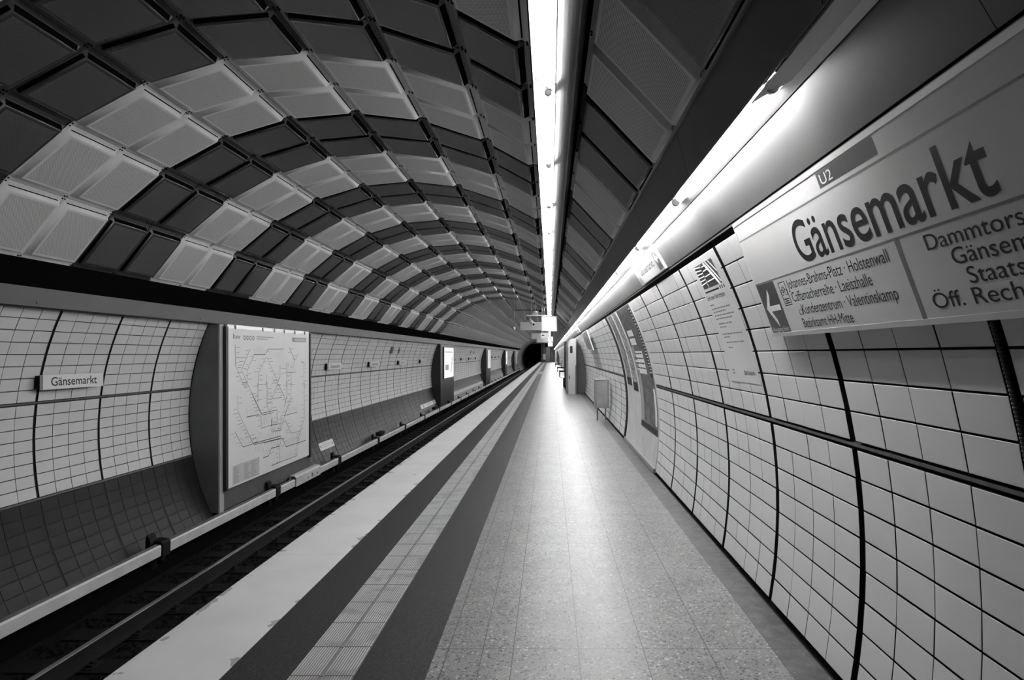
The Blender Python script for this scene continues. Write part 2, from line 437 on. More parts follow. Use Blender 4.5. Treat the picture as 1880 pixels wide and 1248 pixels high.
# ================================================================== vault shell above the panels and the far dark vault
vs = MB()
def theta_pt(th, r): return (CX + r * math.sin(th), CZ + r * math.cos(th))
ths = [math.radians(-70 + 136 * i / 40) for i in range(41)]
pts = [theta_pt(t, R + 0.16) for t in ths] + [theta_pt(t, R + 0.26) for t in reversed(ths)]
vs.prism(pts, Y0, YV)
struct(vs.build('ceiling', M['void']), 'black tunnel vault behind the ceiling panels', 'ceiling')
vs = MB()
ths = [math.radians(-128 + 190 * i / 50) for i in range(51)]
pts = [theta_pt(t, R - 0.02) for t in ths] + [theta_pt(t, R + 0.2) for t in reversed(ths)]
vs.prism(pts, YV + 0.02, Y1)
struct(vs.build('ceiling_far', M['vault']), 'plain dark vault beyond the panelled ceiling', 'ceiling')
# end of the platform: dark head wall with the tunnel mouth to its left
YE = 42.0 * B
e = MB()
e.box(-4.2 * H, 1.2 * H, YE, YE + 0.3, H + 1.29 * H, 6.0)
e.box(-1.14 * H, -.62 * H, YE + .5, YE + .8, 0, H + 1.29 * H)
e.box(.05 * H, 1.2 * H, YE + .5, YE + .8, 0, H + 1.29 * H)
struct(e.build('wall_back', M['vault']), 'dark head wall over the tunnel mouth at the far end', 'wall')
e = MB()
e.box(-4.3 * H, 1.2 * H, Y1, Y1 + .3, -2.0, 6.0)
struct(e.build('wall_tunnel', M['void']), 'black running tunnel beyond the platform end', 'tunnel')
e = MB()
e.box(-4.3 * H, FX0 - 0.05, Y0, Y1 + 8, -1.9, -1.30)
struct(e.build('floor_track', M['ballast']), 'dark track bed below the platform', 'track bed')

# left fascia
f = MB()
f.prism([(-3.335 * H, H + .335 * H), (-3.300 * H, H + .300 * H), (-3.285 * H, H + .304 * H), (-3.275 * H, H + .425 * H), (-3.30 * H, H + .428 * H), (-3.305 * H, H + .330 * H)], Y0, YV)
for k in range(34):
    for dz in (.33, .405):
        y = (2.16 + k * 1.0) * B + (0.0 if dz > .4 else -.05) ; x = -3.283 * H
        f.cyl((x - 0.01, y, H + dz * H), (x + 0.008, y, H + dz * H), 0.012, 8)
struct(f.build('trim_7', M['fascia']), 'grey metal fascia along the top of the left wall', 'fascia')
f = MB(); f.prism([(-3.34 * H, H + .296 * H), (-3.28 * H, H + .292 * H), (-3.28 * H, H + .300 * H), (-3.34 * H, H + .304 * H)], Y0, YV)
struct(f.build('trim_8', M['black']), 'black strip under the left fascia', 'trim')
f = MB(); f.prism([(-3.36 * H, H + .40 * H), (-3.33 * H, H + .40 * H), (-3.215 * H, H + .60 * H), (-3.245 * H, H + .62 * H)], Y0, YV)
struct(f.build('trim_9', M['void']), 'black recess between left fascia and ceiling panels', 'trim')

# ================================================================== ceiling panels
DEG = math.radians
def tray(width, length, light, slot_side=1):
    """pressed tray, local x round the vault, y along it, z outwards; returns (tray mesh, perforated sheet mesh)"""
    hx, hy, d = width / 2 - 0.0015, length / 2 - 0.0015, 0.048
    loops = [(hx, hy, 0.0), (hx - 0.034, hy - 0.022, -0.001), (hx - 0.040, hy - 0.027, -0.005), (hx - 0.068, hy - 0.048, -d + 0.006), (hx - 0.072, hy - 0.052, -d + 0.001), (hx - 0.079, hy - 0.058, -d), (hx - 0.096, hy - 0.078, -d)]
    mb = MB()
    for x, y, z in loops: mb.v += [(-x, -y, z), (x, -y, z), (x, y, z), (-x, y, z)]
    for k in range(len(loops) - 1):
        for i in range(4):
            j = (i + 1) % 4; a = 4 * k
            if 1 <= k <= 4: mb.sm.add(len(mb.f))
            mb.f.append((a + i, a + 4 + i, a + 4 + j, a + j)); mb.mi.append(0)
    # ventilation slot high on the side wall that faces the crown of the vault
    s = slot_side; xa, xb = hx - 0.040, hx - 0.068
    t0, t1 = (0.03, 0.96) if not light else (0.02, 0.26)
    def sp(t, y): return (s * (xa + (xb - xa) * t + 0.0012), y, -0.005 + (-d + 0.011) * t - 0.0010)
    ye = hy - 0.052
    mb.quad(sp(t0, -ye), sp(t0, ye), sp(t1, ye), sp(t1, -ye), 1)
    if not light:
        def sy(t, x): return (x, -(hy - 0.027 - 0.021 * t + 0.0012), -0.005 + (-d + 0.011) * t - 0.0010)
        mb.quad(sy(0.1, -hx + 0.07), sy(0.1, hx - 0.07), sy(0.8, hx - 0.07), sy(0.8, -hx + 0.07), 1)
    for sx in (-1, 1):
        for sy_ in (-1, 1):
            c = (sx * (hx - 0.014), sy_ * (hy - 0.014)); mb.cyl((c[0], c[1], 0.001), (c[0], c[1], -0.006), 0.0075, 6, 1)
    pf = MB(); x, y, z = loops[-1]
    pf.quad((-x, -y, z), (-x, y, z), (x, y, z), (x, -y, z), 0, [(0, 0), (0, 2 * y), (2 * x, 2 * y), (2 * x, 0)])
    kind = 'light' if light else 'dark'
    return mb.mesh('ceiling_coffer', [M['panel_' + kind], M['slot']], False), pf.mesh('perforated_sheet', [M['perf_' + kind]], False), mb, pf
PITCH = 0.22 * B
EDGES = [-57.7 + 11.66 * i for i in range(8)] + [33.4]
COLS = [(EDGES[i], EDGES[i + 1], 1) for i in range(8)] + [(40.3, 52.6, 1)]
lib = {}
def panel_meshes(w, light, s):
    key = (round(w, 3), light)
    if key not in lib: lib[key] = tray(w, PITCH, light, s)
    return lib[key]
def is_light(i): return ((i + 1) // 2) % 2 == 0
N0, N1 = -6, 27
far = MB(); 
ROWS = ['bottom row above the track wall'] + [nth(k) + ' row up from the track wall' for k in range(2, 8)] + ['row beside the lamp strip, track side', 'single row between lamp strip and cornice']
for ci, (t0, t1, s) in enumerate(COLS):
    th = DEG((t0 + t1) / 2); w = 2 * R * math.tan(DEG(t1 - t0) / 2)
    px, pz = theta_pt(th, R / math.cos(DEG(t1 - t0) / 2) * math.cos(DEG(t1 - t0) / 2))
    for i in range(N0, N1):
        lt = is_light(i)
        tm, pm, _, _ = panel_meshes(w, lt, s)
        o = bpy.data.objects.new('ceiling_coffer', tm); COL.objects.link(o)
        o.location = (px, 2.02 * B + (i + 0.5) * PITCH, pz); o.rotation_euler = (0, th, 0)
        c = bpy.data.objects.new('perforated_sheet', pm); COL.objects.link(c); c.parent = o
        tag(o, '%s perforated ceiling panel, %s, %s from the camera' % ('pale' if lt else 'dark', ROWS[ci], nth(i - N0 + 1)), 'ceiling panel', 'perforated ceiling panels of the vault', 'thing')
    # far panels as one mass
    mtx = Matrix.Translation((px, 0, pz)) @ Matrix.Rotation(th, 4, 'Y')
    for i in range(N1, int((YV - 2.02 * B) / PITCH)):
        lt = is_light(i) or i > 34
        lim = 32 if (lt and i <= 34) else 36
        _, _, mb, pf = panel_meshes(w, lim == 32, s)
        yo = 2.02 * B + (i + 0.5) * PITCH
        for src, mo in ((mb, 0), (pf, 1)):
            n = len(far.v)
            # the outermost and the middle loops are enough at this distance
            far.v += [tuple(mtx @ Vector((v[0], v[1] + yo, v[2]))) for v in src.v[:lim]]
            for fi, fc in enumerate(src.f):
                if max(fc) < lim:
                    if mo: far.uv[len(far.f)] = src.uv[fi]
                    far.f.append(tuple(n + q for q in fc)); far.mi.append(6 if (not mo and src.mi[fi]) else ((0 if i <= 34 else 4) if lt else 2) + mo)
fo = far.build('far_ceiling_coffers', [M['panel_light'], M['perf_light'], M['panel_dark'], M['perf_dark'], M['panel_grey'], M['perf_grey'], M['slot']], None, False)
tag(fo, 'distant perforated ceiling panels of the vault, mostly pale, towards the platform end', 'ceiling panels', kind='stuff')

# ================================================================== lamp strip over the platform
AX, AZ, BX, BZ = -0.073 * H, H + 1.186 * H, 0.021 * H, H + 1.118 * H
tl = Vector((BX - AX, BZ - AZ)).normalized(); nl = Vector((-tl.y, tl.x))           # along the opening, outwards
SPAN = 0.572 * B
def lamp_section(mb, a, b, n, depth, y0, y1, th=0.004):
    A, Bp = Vector(a), Vector(b); A2, B2 = A + n * depth, Bp + n * depth
    o = (Bp - A).normalized() * th
    mb.prism([tuple(A), tuple(A - o), tuple(A2 - o + n * th), tuple(B2 + o + n * th), tuple(Bp + o), tuple(Bp), tuple(B2), tuple(A2)], y0, y1)
def lamp(name, label, cat, group, a, b, n, depth, y0, y1, tube_m, tube_at, tube_in):
    A, Bp = Vector(a), Vector(b); mid = A.lerp(Bp, tube_at) + n * tube_in
    root = thing(name, label, cat, ((A.x + Bp.x) / 2, (y0 + y1) / 2, A.y), group)
    r = MB(); lamp_section(r, a, b, n, depth, y0 + 0.002, y1 - 0.002); r.build('reflector', M['white'], root)
    t = MB(); t.cyl((mid.x, y0 + 0.10, mid.y), (mid.x, y1 - 0.07, mid.y), 0.013, 10); t.build('tube', tube_m, root)
    for ya, yb in ((y0 + 0.055, y0 + 0.10), (y1 - 0.07, y1 - 0.03)):
        h = MB(); h.cyl((mid.x, ya, mid.y), (mid.x, yb, mid.y), 0.020, 12)
        h.cyl((mid.x, ya + 0.012, mid.y), (mid.x, ya + 0.026, mid.y), 0.025, 12)
        h.build('lamp_holder', M['white'], root)
    q = n * (depth - 0.002); h0 = 0.25
    for yy in (y0 + 0.004, y1 - 0.008):
        a3, b3 = A + n * depth * h0, Bp + n * depth * h0
        p = MB(); p.prism([tuple(a3), tuple(b3), tuple(Bp + q), tuple(A + q)], yy, yy + 0.004); p.build('end_plate', M['white'], root)
    return root
first = None
NL = 69
for k in range(-1, NL):
    y0 = (1.45 + 0.572 * k) * B
    if first is None:
        first = lamp('ceiling_lamp', '', 'lamp', None, (AX, AZ), (BX, BZ), nl, 0.055, y0, y0 + SPAN, M['tube'], 0.62, 0.014); base_y = first.location.y
        o = first
    else:
        o = copy_tree(first); o.location.y = base_y + 0.572 * B * (k + 1)
    tag(o, 'white fluorescent ceiling lamp, %s of the strip over the platform' % nth(k + 2), 'lamp', 'fluorescent lamps of the ceiling strip')
# dark cove beside the strip
f = MB()
prof = [(BX + 0.006, BZ + 0.03), (BX + 0.006, BZ - 0.004), (.032 * H, H + 1.100 * H), (.044 * H, H + 1.079 * H), (.056 * H, H + 1.060 * H), (.068 * H, H + 1.043 * H), (.078 * H, H + 1.030 * H), (.088 * H, H + 1.019 * H), (.094 * H, H + 1.018 * H), (.100 * H, H + 1.028 * H), (.108 * H, H + 1.06 * H), (.122 * H, H + 1.11 * H), (.118 * H, H + 1.16 * H)]
f.prism(prof, Y0, YV)
struct(f.build('trim_10', M['sheet']), 'dark rounded metal cove beside the ceiling lamp strip', 'cove')

# ================================================================== cornice over the right wall
def hz(p): return (H * p[0], H + H * p[1])
P0, P1, P2, P3, P3b, P4, P5 = (.43, .785), (.478, .605), (.520, .599), (.556, .598), (.5595, .600), (.640, .4655), (.680, .494)
def strip_panels(a, b, y0, y1, pitch, gap, th, off):
    mb = MB(); A, Bq = Vector(hz(a)), Vector(hz(b)); t = (Bq - A).normalized(); n = Vector((-t.y, t.x)) * th
    y = off
    while y < y1:
        ya, yb = max(y + gap / 2, y0), min(y + pitch - gap / 2, y1)
        if yb > ya: mb.prism([tuple(A), tuple(Bq), tuple(Bq + n), tuple(A + n)], ya, yb)
        y += pitch
    return mb
struct(strip_panels(P0, P1, Y0, YV, 0.57 * B, 0.006, 0.006, 1.155 * B - 6 * .57 * B).build('trim_11', M['sheet']), 'dark sheet metal band above the cornice lamps', 'cornice')
struct(strip_panels(P3b, P4, Y0, YV, 1.14 * B, 0.003, 0.006, 1.62 * B - 4 * 1.14 * B).build('trim_12', M['shine']), 'brushed metal cornice panel below the cornice lamps', 'cornice')
mb = MB(); mb.prism([hz((.5225, .600)), hz(P3), hz((.556, .603)), hz((.524, .604))], Y0, YV)
struct(mb.build('trim_13', M['white']), 'white lip along the cornice lamps', 'cornice')
mb = MB(); mb.prism([hz(P4), hz(P5), hz((.70, .52)), hz((.62, .65)), hz((.5625, .608)), hz((.644, .473))], Y0, YV)
struct(mb.build('trim_14', M['black']), 'black underside of the cornice above the tiles', 'cornice')
mb = MB()
mb.prism([hz((.4785, .612)), hz((.485, .665)), hz((.522, .66)), hz((.522, .612)), hz((.56, .62)), hz((.56, .69)), hz((.50, .69)), hz((.486, .685))], Y0, YV)
struct(mb.build('trim_15', M['black']), 'black backing inside the cornice', 'cornice')
mb = MB(); mb.prism([hz((.643, .460)), hz((.649, .464)), hz((.652, .459)), hz((.646, .455))], Y0, YV)
for k in range(14): a_ = 2 * math.pi * k / 14
mb.prism([(H * .432 + .022 * math.cos(2 * math.pi * k / 14), H + H * .778 + .022 * math.sin(2 * math.pi * k / 14)) for k in range(14)], Y0, YV, 1)
struct(mb.build('trim_16', [M['greymetal'], M['sheet']]), 'thin metal rails in the gap under the cornice', 'rail')
nc = Vector((0.12, 0.99)).normalized()
a, b = hz((.4795, .606)), hz((.5205, .600))
t2 = (Vector(b) - Vector(a)).normalized(); nc = Vector((-t2.y, t2.x))
CORN0 = 0.73
mb = MB(); pa_, pb_ = Vector(a) - nc * .018, Vector(b) - nc * .018
bot = [(pa_.x, Y0, pa_.y), (pb_.x, Y0, pb_.y), (pb_.x, .72 * B, pb_.y), (pa_.x, .795 * B, pa_.y)]
mb.poly(bot); mb.poly([(p[0], p[1], p[2] + .004) for p in bot])
for i in range(4):
    p, q = bot[i], bot[(i + 1) % 4]; mb.quad(p, q, (q[0], q[1], q[2] + .004), (p[0], p[1], p[2] + .004))
lamp_section(mb, a, b, nc, 0.05, Y0, .72 * B)
struct(mb.build('trim_17', M['greymetal']), 'grey cover plate over the unlit near end of the cornice channel', 'cornice')
first = None
for k in range(0, 71):
    y0 = (CORN0 + 0.5785 * k) * B
    if first is None:
        first = o = lamp('cornice_lamp', '', 'lamp', None, a, b, nc, 0.075, y0, y0 + 0.5785 * B, M['tube_cornice'], 0.5, 0.000); base_y = first.location.y
    else:
        o = copy_tree(first); o.location.y = base_y + 0.5785 * B * k
    tag(o, 'white fluorescent lamp in the cornice, %s from the camera' % nth(k + 1), 'lamp', 'fluorescent lamps in the cornice')

# ================================================================== large station sign on the right
ST, SB = Vector((.637 * H, H + .449 * H)), Vector((.78 * H, H + .0667 * H))
sd = (SB - ST); SL = sd.length; SK = 1.0625; sdn = sd / SL; sn = Vector((-sdn.y, sdn.x)) * -1      # down the face; towards the platform
if sn.x > 0: sn = -sn
SY0 = 1.1000                                                                          # left (far) end, in bays
def S3(y, v, off=0.0):
    p = ST + sd * v + sn * off
    return Vector((p.x, y * SK * B, p.y))
sign = thing('station_sign', 'large white station name sign with exit arrow hanging under the cornice', 'sign', tuple(S3(.7, 1)))
def sface(mb, ya, va, yb, vb, off, mi=0): mb.quad(S3(ya, va, off), S3(yb, va, off), S3(yb, vb, off), S3(ya, vb, off), mi)
SEND = 0.22
mb = MB(); c = S3((SY0 + SEND) / 2, .5, -0.016)
down3, n3, along3 = Vector((sdn.x, 0, sdn.y)), Vector((sn.x, 0, sn.y)), Vector((0, -1, 0))
mb.obox(c, along3 * (SY0 - SEND) * SK * B / 2, down3 * SL / 2, n3 * 0.016); mb.build('board', M['sign'], sign)
mb = MB()
for v, hh in ((0.008, .010), (1.0, .010)):
    mb.obox(S3((SY0 + SEND) / 2, v, -0.012), along3 * (SY0 - SEND) * SK * B / 2, down3 * hh, n3 * 0.0140)
mb.obox(S3(SY0, .5, -0.012), along3 * 0.004, down3 * SL / 2, n3 * 0.0140)
mb.build('edge_frame', M['alu'], sign)
mb = MB()
for v in (.158, .549): sface(mb, SY0 - .002, v - .006, SEND, v + .006, .0005)
sface(mb, .657, .555, .649, .985, .0005)
mb.build('dividing_lines', M['ink_grey'], sign)
mb = MB(); sface(mb, .764, .034, .6305, .128, .0004); u = mb.build('line_number_field', M['field'], sign)
mb = MB(); sface(mb, 1.096, .557, 1.015, .986, .0004); mb.build('arrow_field', M['field'], sign)
mb = MB()
def apoly(pts): mb.poly([S3(1.096 - .081 * x, .557 + .429 * y, .0010) for x, y in pts])
apoly([(.14, .50), (.52, .12), (.52, .26), (.36, .45), (.90, .45), (.90, .56), (.36, .56), (.52, .74), (.52, .88)])
mb.build('arrow', M['white'], sign)
up3 = -down3
def stext(body, y, v, length, cap, m=None, bold=0.0, **kw):
    return text(body, S3(y, v, .0008 if m else .0004), along3, up3, length * SK * B, cap * SL, m or M['ink'], sign, bold=bold, **kw)
stext('Gänsemarkt', .888, .505, .393, .285, bold=0.010)
stext('U2', .757, .112, .030, .062, M['white'])
stext('Ausgang Exit', 1.091, .970, .070, .036, M['white'])
stext('Johannes-Brahms-Platz · Holstenwall', .966, .655, .289, .076)
stext('Caffamacherreihe · Laeiszhalle', .963, .757, .237, .076)
stext('Kundenzentrum · Valentinskamp', .944, .861, .259, .076)
stext('Bezirksamt HH-Mitte', .958, .962, .157, .074)
stext('Dammtorstraße', .609, .652, .190, .078)
stext('Gänsemarkt', .579, .745, .145, .078)
stext('Staatsoper', .567, .841, .128, .078)
stext('Öff. Rechtsauskunft', .630, .936, .255, .078)
mb = MB()
def rect_outline(ya, va, yb, vb, w):
    sface(mb, ya, va, yb, va + w, .0005); sface(mb, ya, vb - w, yb, vb, .0005); sface(mb, ya, va, ya - w * .35, vb, .0005); sface(mb, yb + w * .35, va, yb, vb, .0005)
rect_outline(1.000, .585, .972, .775, .006); rect_outline(.957, .822, .945, .862, .004)
cw = (.993, .667), (.979, .667)
for cy, cv in cw:                                           # bicycle pictogram
    for q in range(12):
        a0, a1 = 2 * math.pi * q / 12, 2 * math.pi * (q + 1) / 12
        def pt(a, r): return S3(cy + r * SL * math.cos(a) / B, cv + r * math.sin(a), .0005)
        mb.quad(pt(a0, .020), pt(a1, .020), pt(a1, .026), pt(a0, .026))
def seg(p, q, w=.005):
    a, b = S3(*p, .0006), S3(*q, .0006); d = (b - a).normalized(); s = d.cross(n3).normalized() * w * SL / 2
    mb.quad(a - s, b - s, b + s, a + s)
for p, q in (((.993, .667), (.989, .630)), ((.989, .630), (.982, .634)), ((.982, .634), (.979, .667)), ((.989, .630), (.986, .667)), ((.986, .667), (.982, .634)), ((.993, .667), (.986, .667)), ((.982, .634), (.983, .620)), ((.990, .625), (.987, .625))): seg(p, q)
mb.build('bicycle_pictogram', M['ink'], sign)
mb = MB()
for q, (va, ya, yb) in enumerate(((.718, .996, .977), (.734, .994, .979), (.750, .995, .976))): sface(mb, ya, va, yb, va + .009, .0005)
mb.build('caption_bars', M['ink'], sign)

# ================================================================== small sign on the cornice
def cornice_sign(y0, y1, label):
    A, Bq = Vector(hz(P3b)), Vector(hz(P4)); d = Bq - A; n = Vector((d.y, -d.x)).normalized()
    if n.x > 0: n = -n
    def C3(y, v, off=.0): p = A + d * v + n * off; return Vector((p.x, y * B, p.y))
    root = thing('cornice_sign', label, 'sign', tuple(C3((y0 + y1) / 2, 1)))
    mb = MB(); dn = Vector((d.x, 0, d.y)); nn = Vector((n.x, 0, n.y))
    mb.obox(C3((y0 + y1) / 2, .49, .012), Vector((0, (y1 - y0) * B / 2, 0)), dn * .47, nn * .009); mb.build('panel', M['sign'], root)
    w = y1 - y0
    mb = MB()
    mb.quad(C3(y0 + .03 * w, .04, .0215), C3(y0 + .16 * w, .04, .0215), C3(y0 + .16 * w, .90, .0215), C3(y0 + .03 * w, .90, .0215))
    mb.quad(C3(y0 + .88 * w, .04, .0215), C3(y0 + .97 * w, .04, .0215), C3(y0 + .97 * w, .90, .0215), C3(y0 + .88 * w, .90, .0215))
    mb.build('arrow_field', M['field'], root)
    mb = MB()
    for yc, s, hw in ((.095, -1, .05), (.925, 1, .035)):
        mb.poly([C3(y0 + w * (yc - s * hw), .45, .0225), C3(y0 + w * (yc + s * hw * .2), .25, .0225), C3(y0 + w * (yc + s * hw * .2), .40, .0225), C3(y0 + w * (yc + s * hw), .40, .0225), C3(y0 + w * (yc + s * hw), .52, .0225), C3(y0 + w * (yc + s * hw * .2), .52, .0225), C3(y0 + w * (yc + s * hw * .2), .66, .0225)])
    mb.build('arrow', M['white'], root)
    text('Gänsemarkt', C3(y0 + .82 * w, .64, .021), (0, -1, 0), -dn, .58 * w * B, .30 * d.length, M['ink'], root, bold=.012)
    return root
cornice_sign(1.81, 2.27, 'white sign with two arrows mounted on the brushed cornice beyond the large sign')
cornice_sign(7.0, 7.6, 'small distant white sign on the cornice above the help point pier')

# ================================================================== notice on the tiles and the smooth board with posters
def wallpt(y, z, off=0.0):                                   # on the right tile face, height z in eye heights
    p = arc(1, E(z), R - off); return Vector((p[0], y * B, p[1]))
def curved(mb, y0, y1, z0, z1, off, mi=0, n=10, thick=0.0):
    for i in range(n):
        a, b = z0 + (z1 - z0) * i / n, z0 + (z1 - z0) * (i + 1) / n
        mb.quad(wallpt(y1, a, off), wallpt(y0, a, off), wallpt(y0, b, off), wallpt(y1, b, off), mi)
def slabcurve(mb, y0, y1, z0, z1, o0, o1, n=12):
    pr = [arc(1, E(z0 + (z1 - z0) * i / n), R - o1) for i in range(n + 1)] + [arc(1, E(z1 - (z1 - z0) * i / n), R - o0) for i in range(n + 1)]
    mb.prism(pr, y0 * B, y1 * B)
NY0, NY1 = 1.366, 1.584
notice = thing('information_notice', 'long white notice with staircase picture pasted on tiles beside the large sign', 'notice', tuple(wallpt(1.47, -.1)))
mb = MB(); slabcurve(mb, NY0, NY1, -.125, .425, .0015, .003); mb.build('sheet', M['tile'], notice)
mb = MB(); curved(mb, 1.398, 1.560, .300, .403, .0036); mb.build('picture', M['field'], notice)
mb = MB()
def npt(u, v): return (1.560 - .162 * u, .403 - .103 * v)
def nseg(p, q, w):
    a, b = wallpt(*npt(*p), .0044), wallpt(*npt(*q), .0044); d = (b - a).normalized(); s = d.cross(Vector((-1, 0, 0))).normalized() * w / 2
    mb.quad(a - s, b - s, b + s, a + s)
for q in range(6): nseg((0, .04 + .15 * q), (.30, .10 + .13 * q), .010)
for p, q, w in (((.36, .0), (.30, .45), .016), ((.30, .45), (.30, 1), .014), ((.56, .0), (.92, 1), .026), ((.66, .0), (1.0, .92), .010), ((.80, 0), (1, .5), .008), ((.38, .30), (.62, .28), .010), ((.36, .52), (.68, .50), .010), ((.36, .74), (.74, .72), .010), ((.40, .12), (.56, .12), .010), ((.30, .45), (.42, .18), .008)): nseg(p, q, w)
mb.build('picture_lines', M['paper'], notice)
mb = MB(); curved(mb, 1.44, 1.562, .282, .289, .0036, n=1)
for q in range(3): curved(mb, 1.392 + .016 * q, 1.398 + .016 * q, .281, .294, .0036, n=1)
mb.build('picture_rule', M['ink'], notice)
def ntext(body, y, z, ln, cap, m=M['ink'], bold=0.0):
    a, b = wallpt(y, z, .004), wallpt(y, z + .03, .004)
    return text(body, a, (0, -1, 0), (b - a), ln * B, cap * H, m, notice, bold=bold)
ntext('Drei neue Fahrtreppen', 1.569, .250, .155, .022, bold=.002)
mb = MB()
for z, w, y in ((.224, .035, 1.566), (.206, .155, 1.565), (.191, .11, 1.56), (.175, .16, 1.56), (.160, .135, 1.56), (.137, .11, 1.555), (.122, .055, 1.55), (.090, .155, 1.55), (.076, .05, 1.545), (.052, .14, 1.54), (.028, .035, 1.535)):
    x = y
    while x > y - w:
        l = rnd.uniform(.006, .016); curved(mb, max(x - l, y - w), x, z, z + .0055, .0036, n=1); x -= l + .0035
mb.build('text_lines', M['ink_grey'], notice)
ntext('HOCHBAHN', 1.452, -.088, .064, .016, bold=.004)
mb = MB()
for q in range(2): curved(mb, 1.538, 1.556, -.088 + q * .014, -.082 + q * .014, .0036, n=1)
for q in range(10):
    a0, a1 = 2 * math.pi * q / 10, 2 * math.pi * (q + 1) / 10
    mb.quad(*(wallpt(1.460 + r_ * .5 * math.cos(t), -.0805 + r_ * math.sin(t), .0036) for r_, t in ((.006, a0), (.006, a1), (.011, a1), (.011, a0))))
mb.build('footer_lines', M['ink_grey'], notice)

bd = MB(); slabcurve(bd, BOARD0 / B + .004, BOARD1 / B, -.97, .43, -.015, .004, 20)
struct(bd.build('trim_18', M['board']), 'smooth pale board without tiles behind the curved posters', 'wall board')
bd = MB(); slabcurve(bd, BOARD1 / B + .002, BOARD1 / B + .085, -.99, .43, -.018, .012, 20)
struct(bd.build('trim_19', M['black']), 'dark upright strip at the far side of the pale board', 'trim')
bd = MB(); bd.prism([arc(1, E(-1.0), R - .03), arc(1, E(-.965), R - .03), arc(1, E(-.965), R + .01), arc(1, E(-1.0), R + .01)], BOARD0, BOARD1)
struct(bd.build('trim_20', M['greymetal']), 'grey kerb below the pale board', 'kerb')
def poster(label, y0, y1, z0, z1, art, frame=True):
    root = thing('wall_poster', label, 'poster', tuple(wallpt((y0 + y1) / 2, z0)), None)
    mb = MB(); slabcurve(mb, y0, y1, z0, z1, .0045, .007); mb.build('paper_border' if frame else 'paper', M['paper'] if frame else art, root)
    w = (y1 - y0) * (.07 if frame else 0)
    if frame:
        mb = MB(); curved(mb, y0 + w, y1 - w, z0, z1, .0078, n=14); mb.build('print', art, root)
    mb = MB(); h = z1 - z0
    curved(mb, y0 + w, y1 - w, z0 + .005, z0 + .085 * h * (1.4 if frame else .6), .0086, n=2); mb.build('dark_footer', M['ink'], root)
    return root
pA = poster('largest curved poster, dark with pale text blocks, nearest on the pale board', 2.83, 3.335, -.705, .425, M['art_a'], False)
mb = MB()
curved(mb, 2.99, 3.30, -.18, .03, .0086, n=3); curved(mb, 3.08, 3.27, .17, .225, .0086, n=2); curved(mb, 3.08, 3.27, .09, .15, .0086, n=2)
curved(mb, 2.84, 2.89, -.62, -.30, .0086, n=4)
mb.build('pale_text_block', M['paper'], pA)
mb = MB(); curved(mb, 2.835, 2.895, -.20, .40, .0088, n=8); mb.build('black_side_strip', M['ink'], pA)
mb = MB()
for q in range(22):
    z = .385 - q * .026; curved(mb, 2.84, 2.84 + rnd.uniform(.03, .052), z, z + .011, .0096, n=1)
mb.build('white_rungs', M['paper'], pA)
mb = MB()
for q in range(4): 
    x = 3.28
    while x > 3.01:
        l = rnd.uniform(.01, .035); curved(mb, max(x - l, 3.0), x, .0 - q * .045, .014 - q * .045, .0094, n=1); x -= l + .008
mb.build('dark_letters', M['ink'], pA)
mb = MB()
for q in range(9): curved(mb, 3.06, 3.14, -.50 - .017 * q, -.491 - .017 * q, .0092, n=1)
curved(mb, 3.335 - .11, 3.335 - .018, -.64, .08, .0088, n=10)
mb.build('credit_lines', M['ink_mid'], pA)
poster('middle curved poster with pale border, second from the near end of the board', 3.375, 3.60, -.385, .425, M['art_c'])
poster('far curved poster with pale border, beside the dark upright strip', 3.615, 3.87, -.345, .425, M['art_b'])

# framed display further along
fr = thing('framed_display', 'framed display standing off the tiles beyond the curved posters', 'display case', tuple(wallpt(6.5, .10)))
fa, fb = Vector((.645 * H, H + .425 * H)), Vector((.765 * H, H + .075 * H)); fd = fb - fa
def F3(y, v, off=0.0):
    n = Vector((fd.y, -fd.x)).normalized(); n = -n if n.x > 0 else n
    p = fa + fd * v + n * off; return Vector((p.x, y * B, p.y))
fn = (F3(6.5, .5, 1) - F3(6.5, .5, 0)); fdd = Vector((fd.x, 0, fd.y))
mb = MB(); mb.obox(F3(6.15, .5, .030), (0, .42 * B, 0), fdd * .5, fn * .012); mb.build('case', M['white'], fr)
mb = MB(); mb.quad(F3(5.77, .06, .044), F3(6.53, .06, .044), F3(6.53, .94, .044), F3(5.77, .94, .044)); mb.build('print', M['art_c'], fr)

# bin on the wall
bn = thing('waste_bin', 'brushed steel bin fixed low on the tiled wall past the posters', 'bin', (.77 * H, 4.95 * B, H - .8 * H))
x0, x1, y0, y1, z0, z1 = .665 * H, .868 * H, 4.94 * B, 5.09 * B, H - .795 * H, H - .395 * H
mb = MB(); mb.box(x0 + .02, x1 - .02, y0, y1, z0, z1); mb.build('body', M['steel'], bn)
mb = MB(); mb.box(x0, x0 + .035, y0 - .012, y1, z0 - .005, z1 + .01); mb.box(x1 - .035, x1, y0 - .012, y1, z0, z1 + .01); mb.build('side_rail', M['greymetal'], bn)
mb = MB(); mb.box(x0 - .005, x1, y0 - .015, y1 + .01, z1 + .005, z1 + .03); mb.build('rim', M['greymetal'], bn)
mb = MB(); mb.box(x0 + .06, x0 + .09, y1 - .08, y1 - .05, 0, z0); mb.build('leg', M['greymetal'], bn); mb = MB(); mb.box(x1 - .06, x1 - .03, y1 - .08, y1 - .05, 0, z0); mb.build('leg', M['greymetal'], bn)

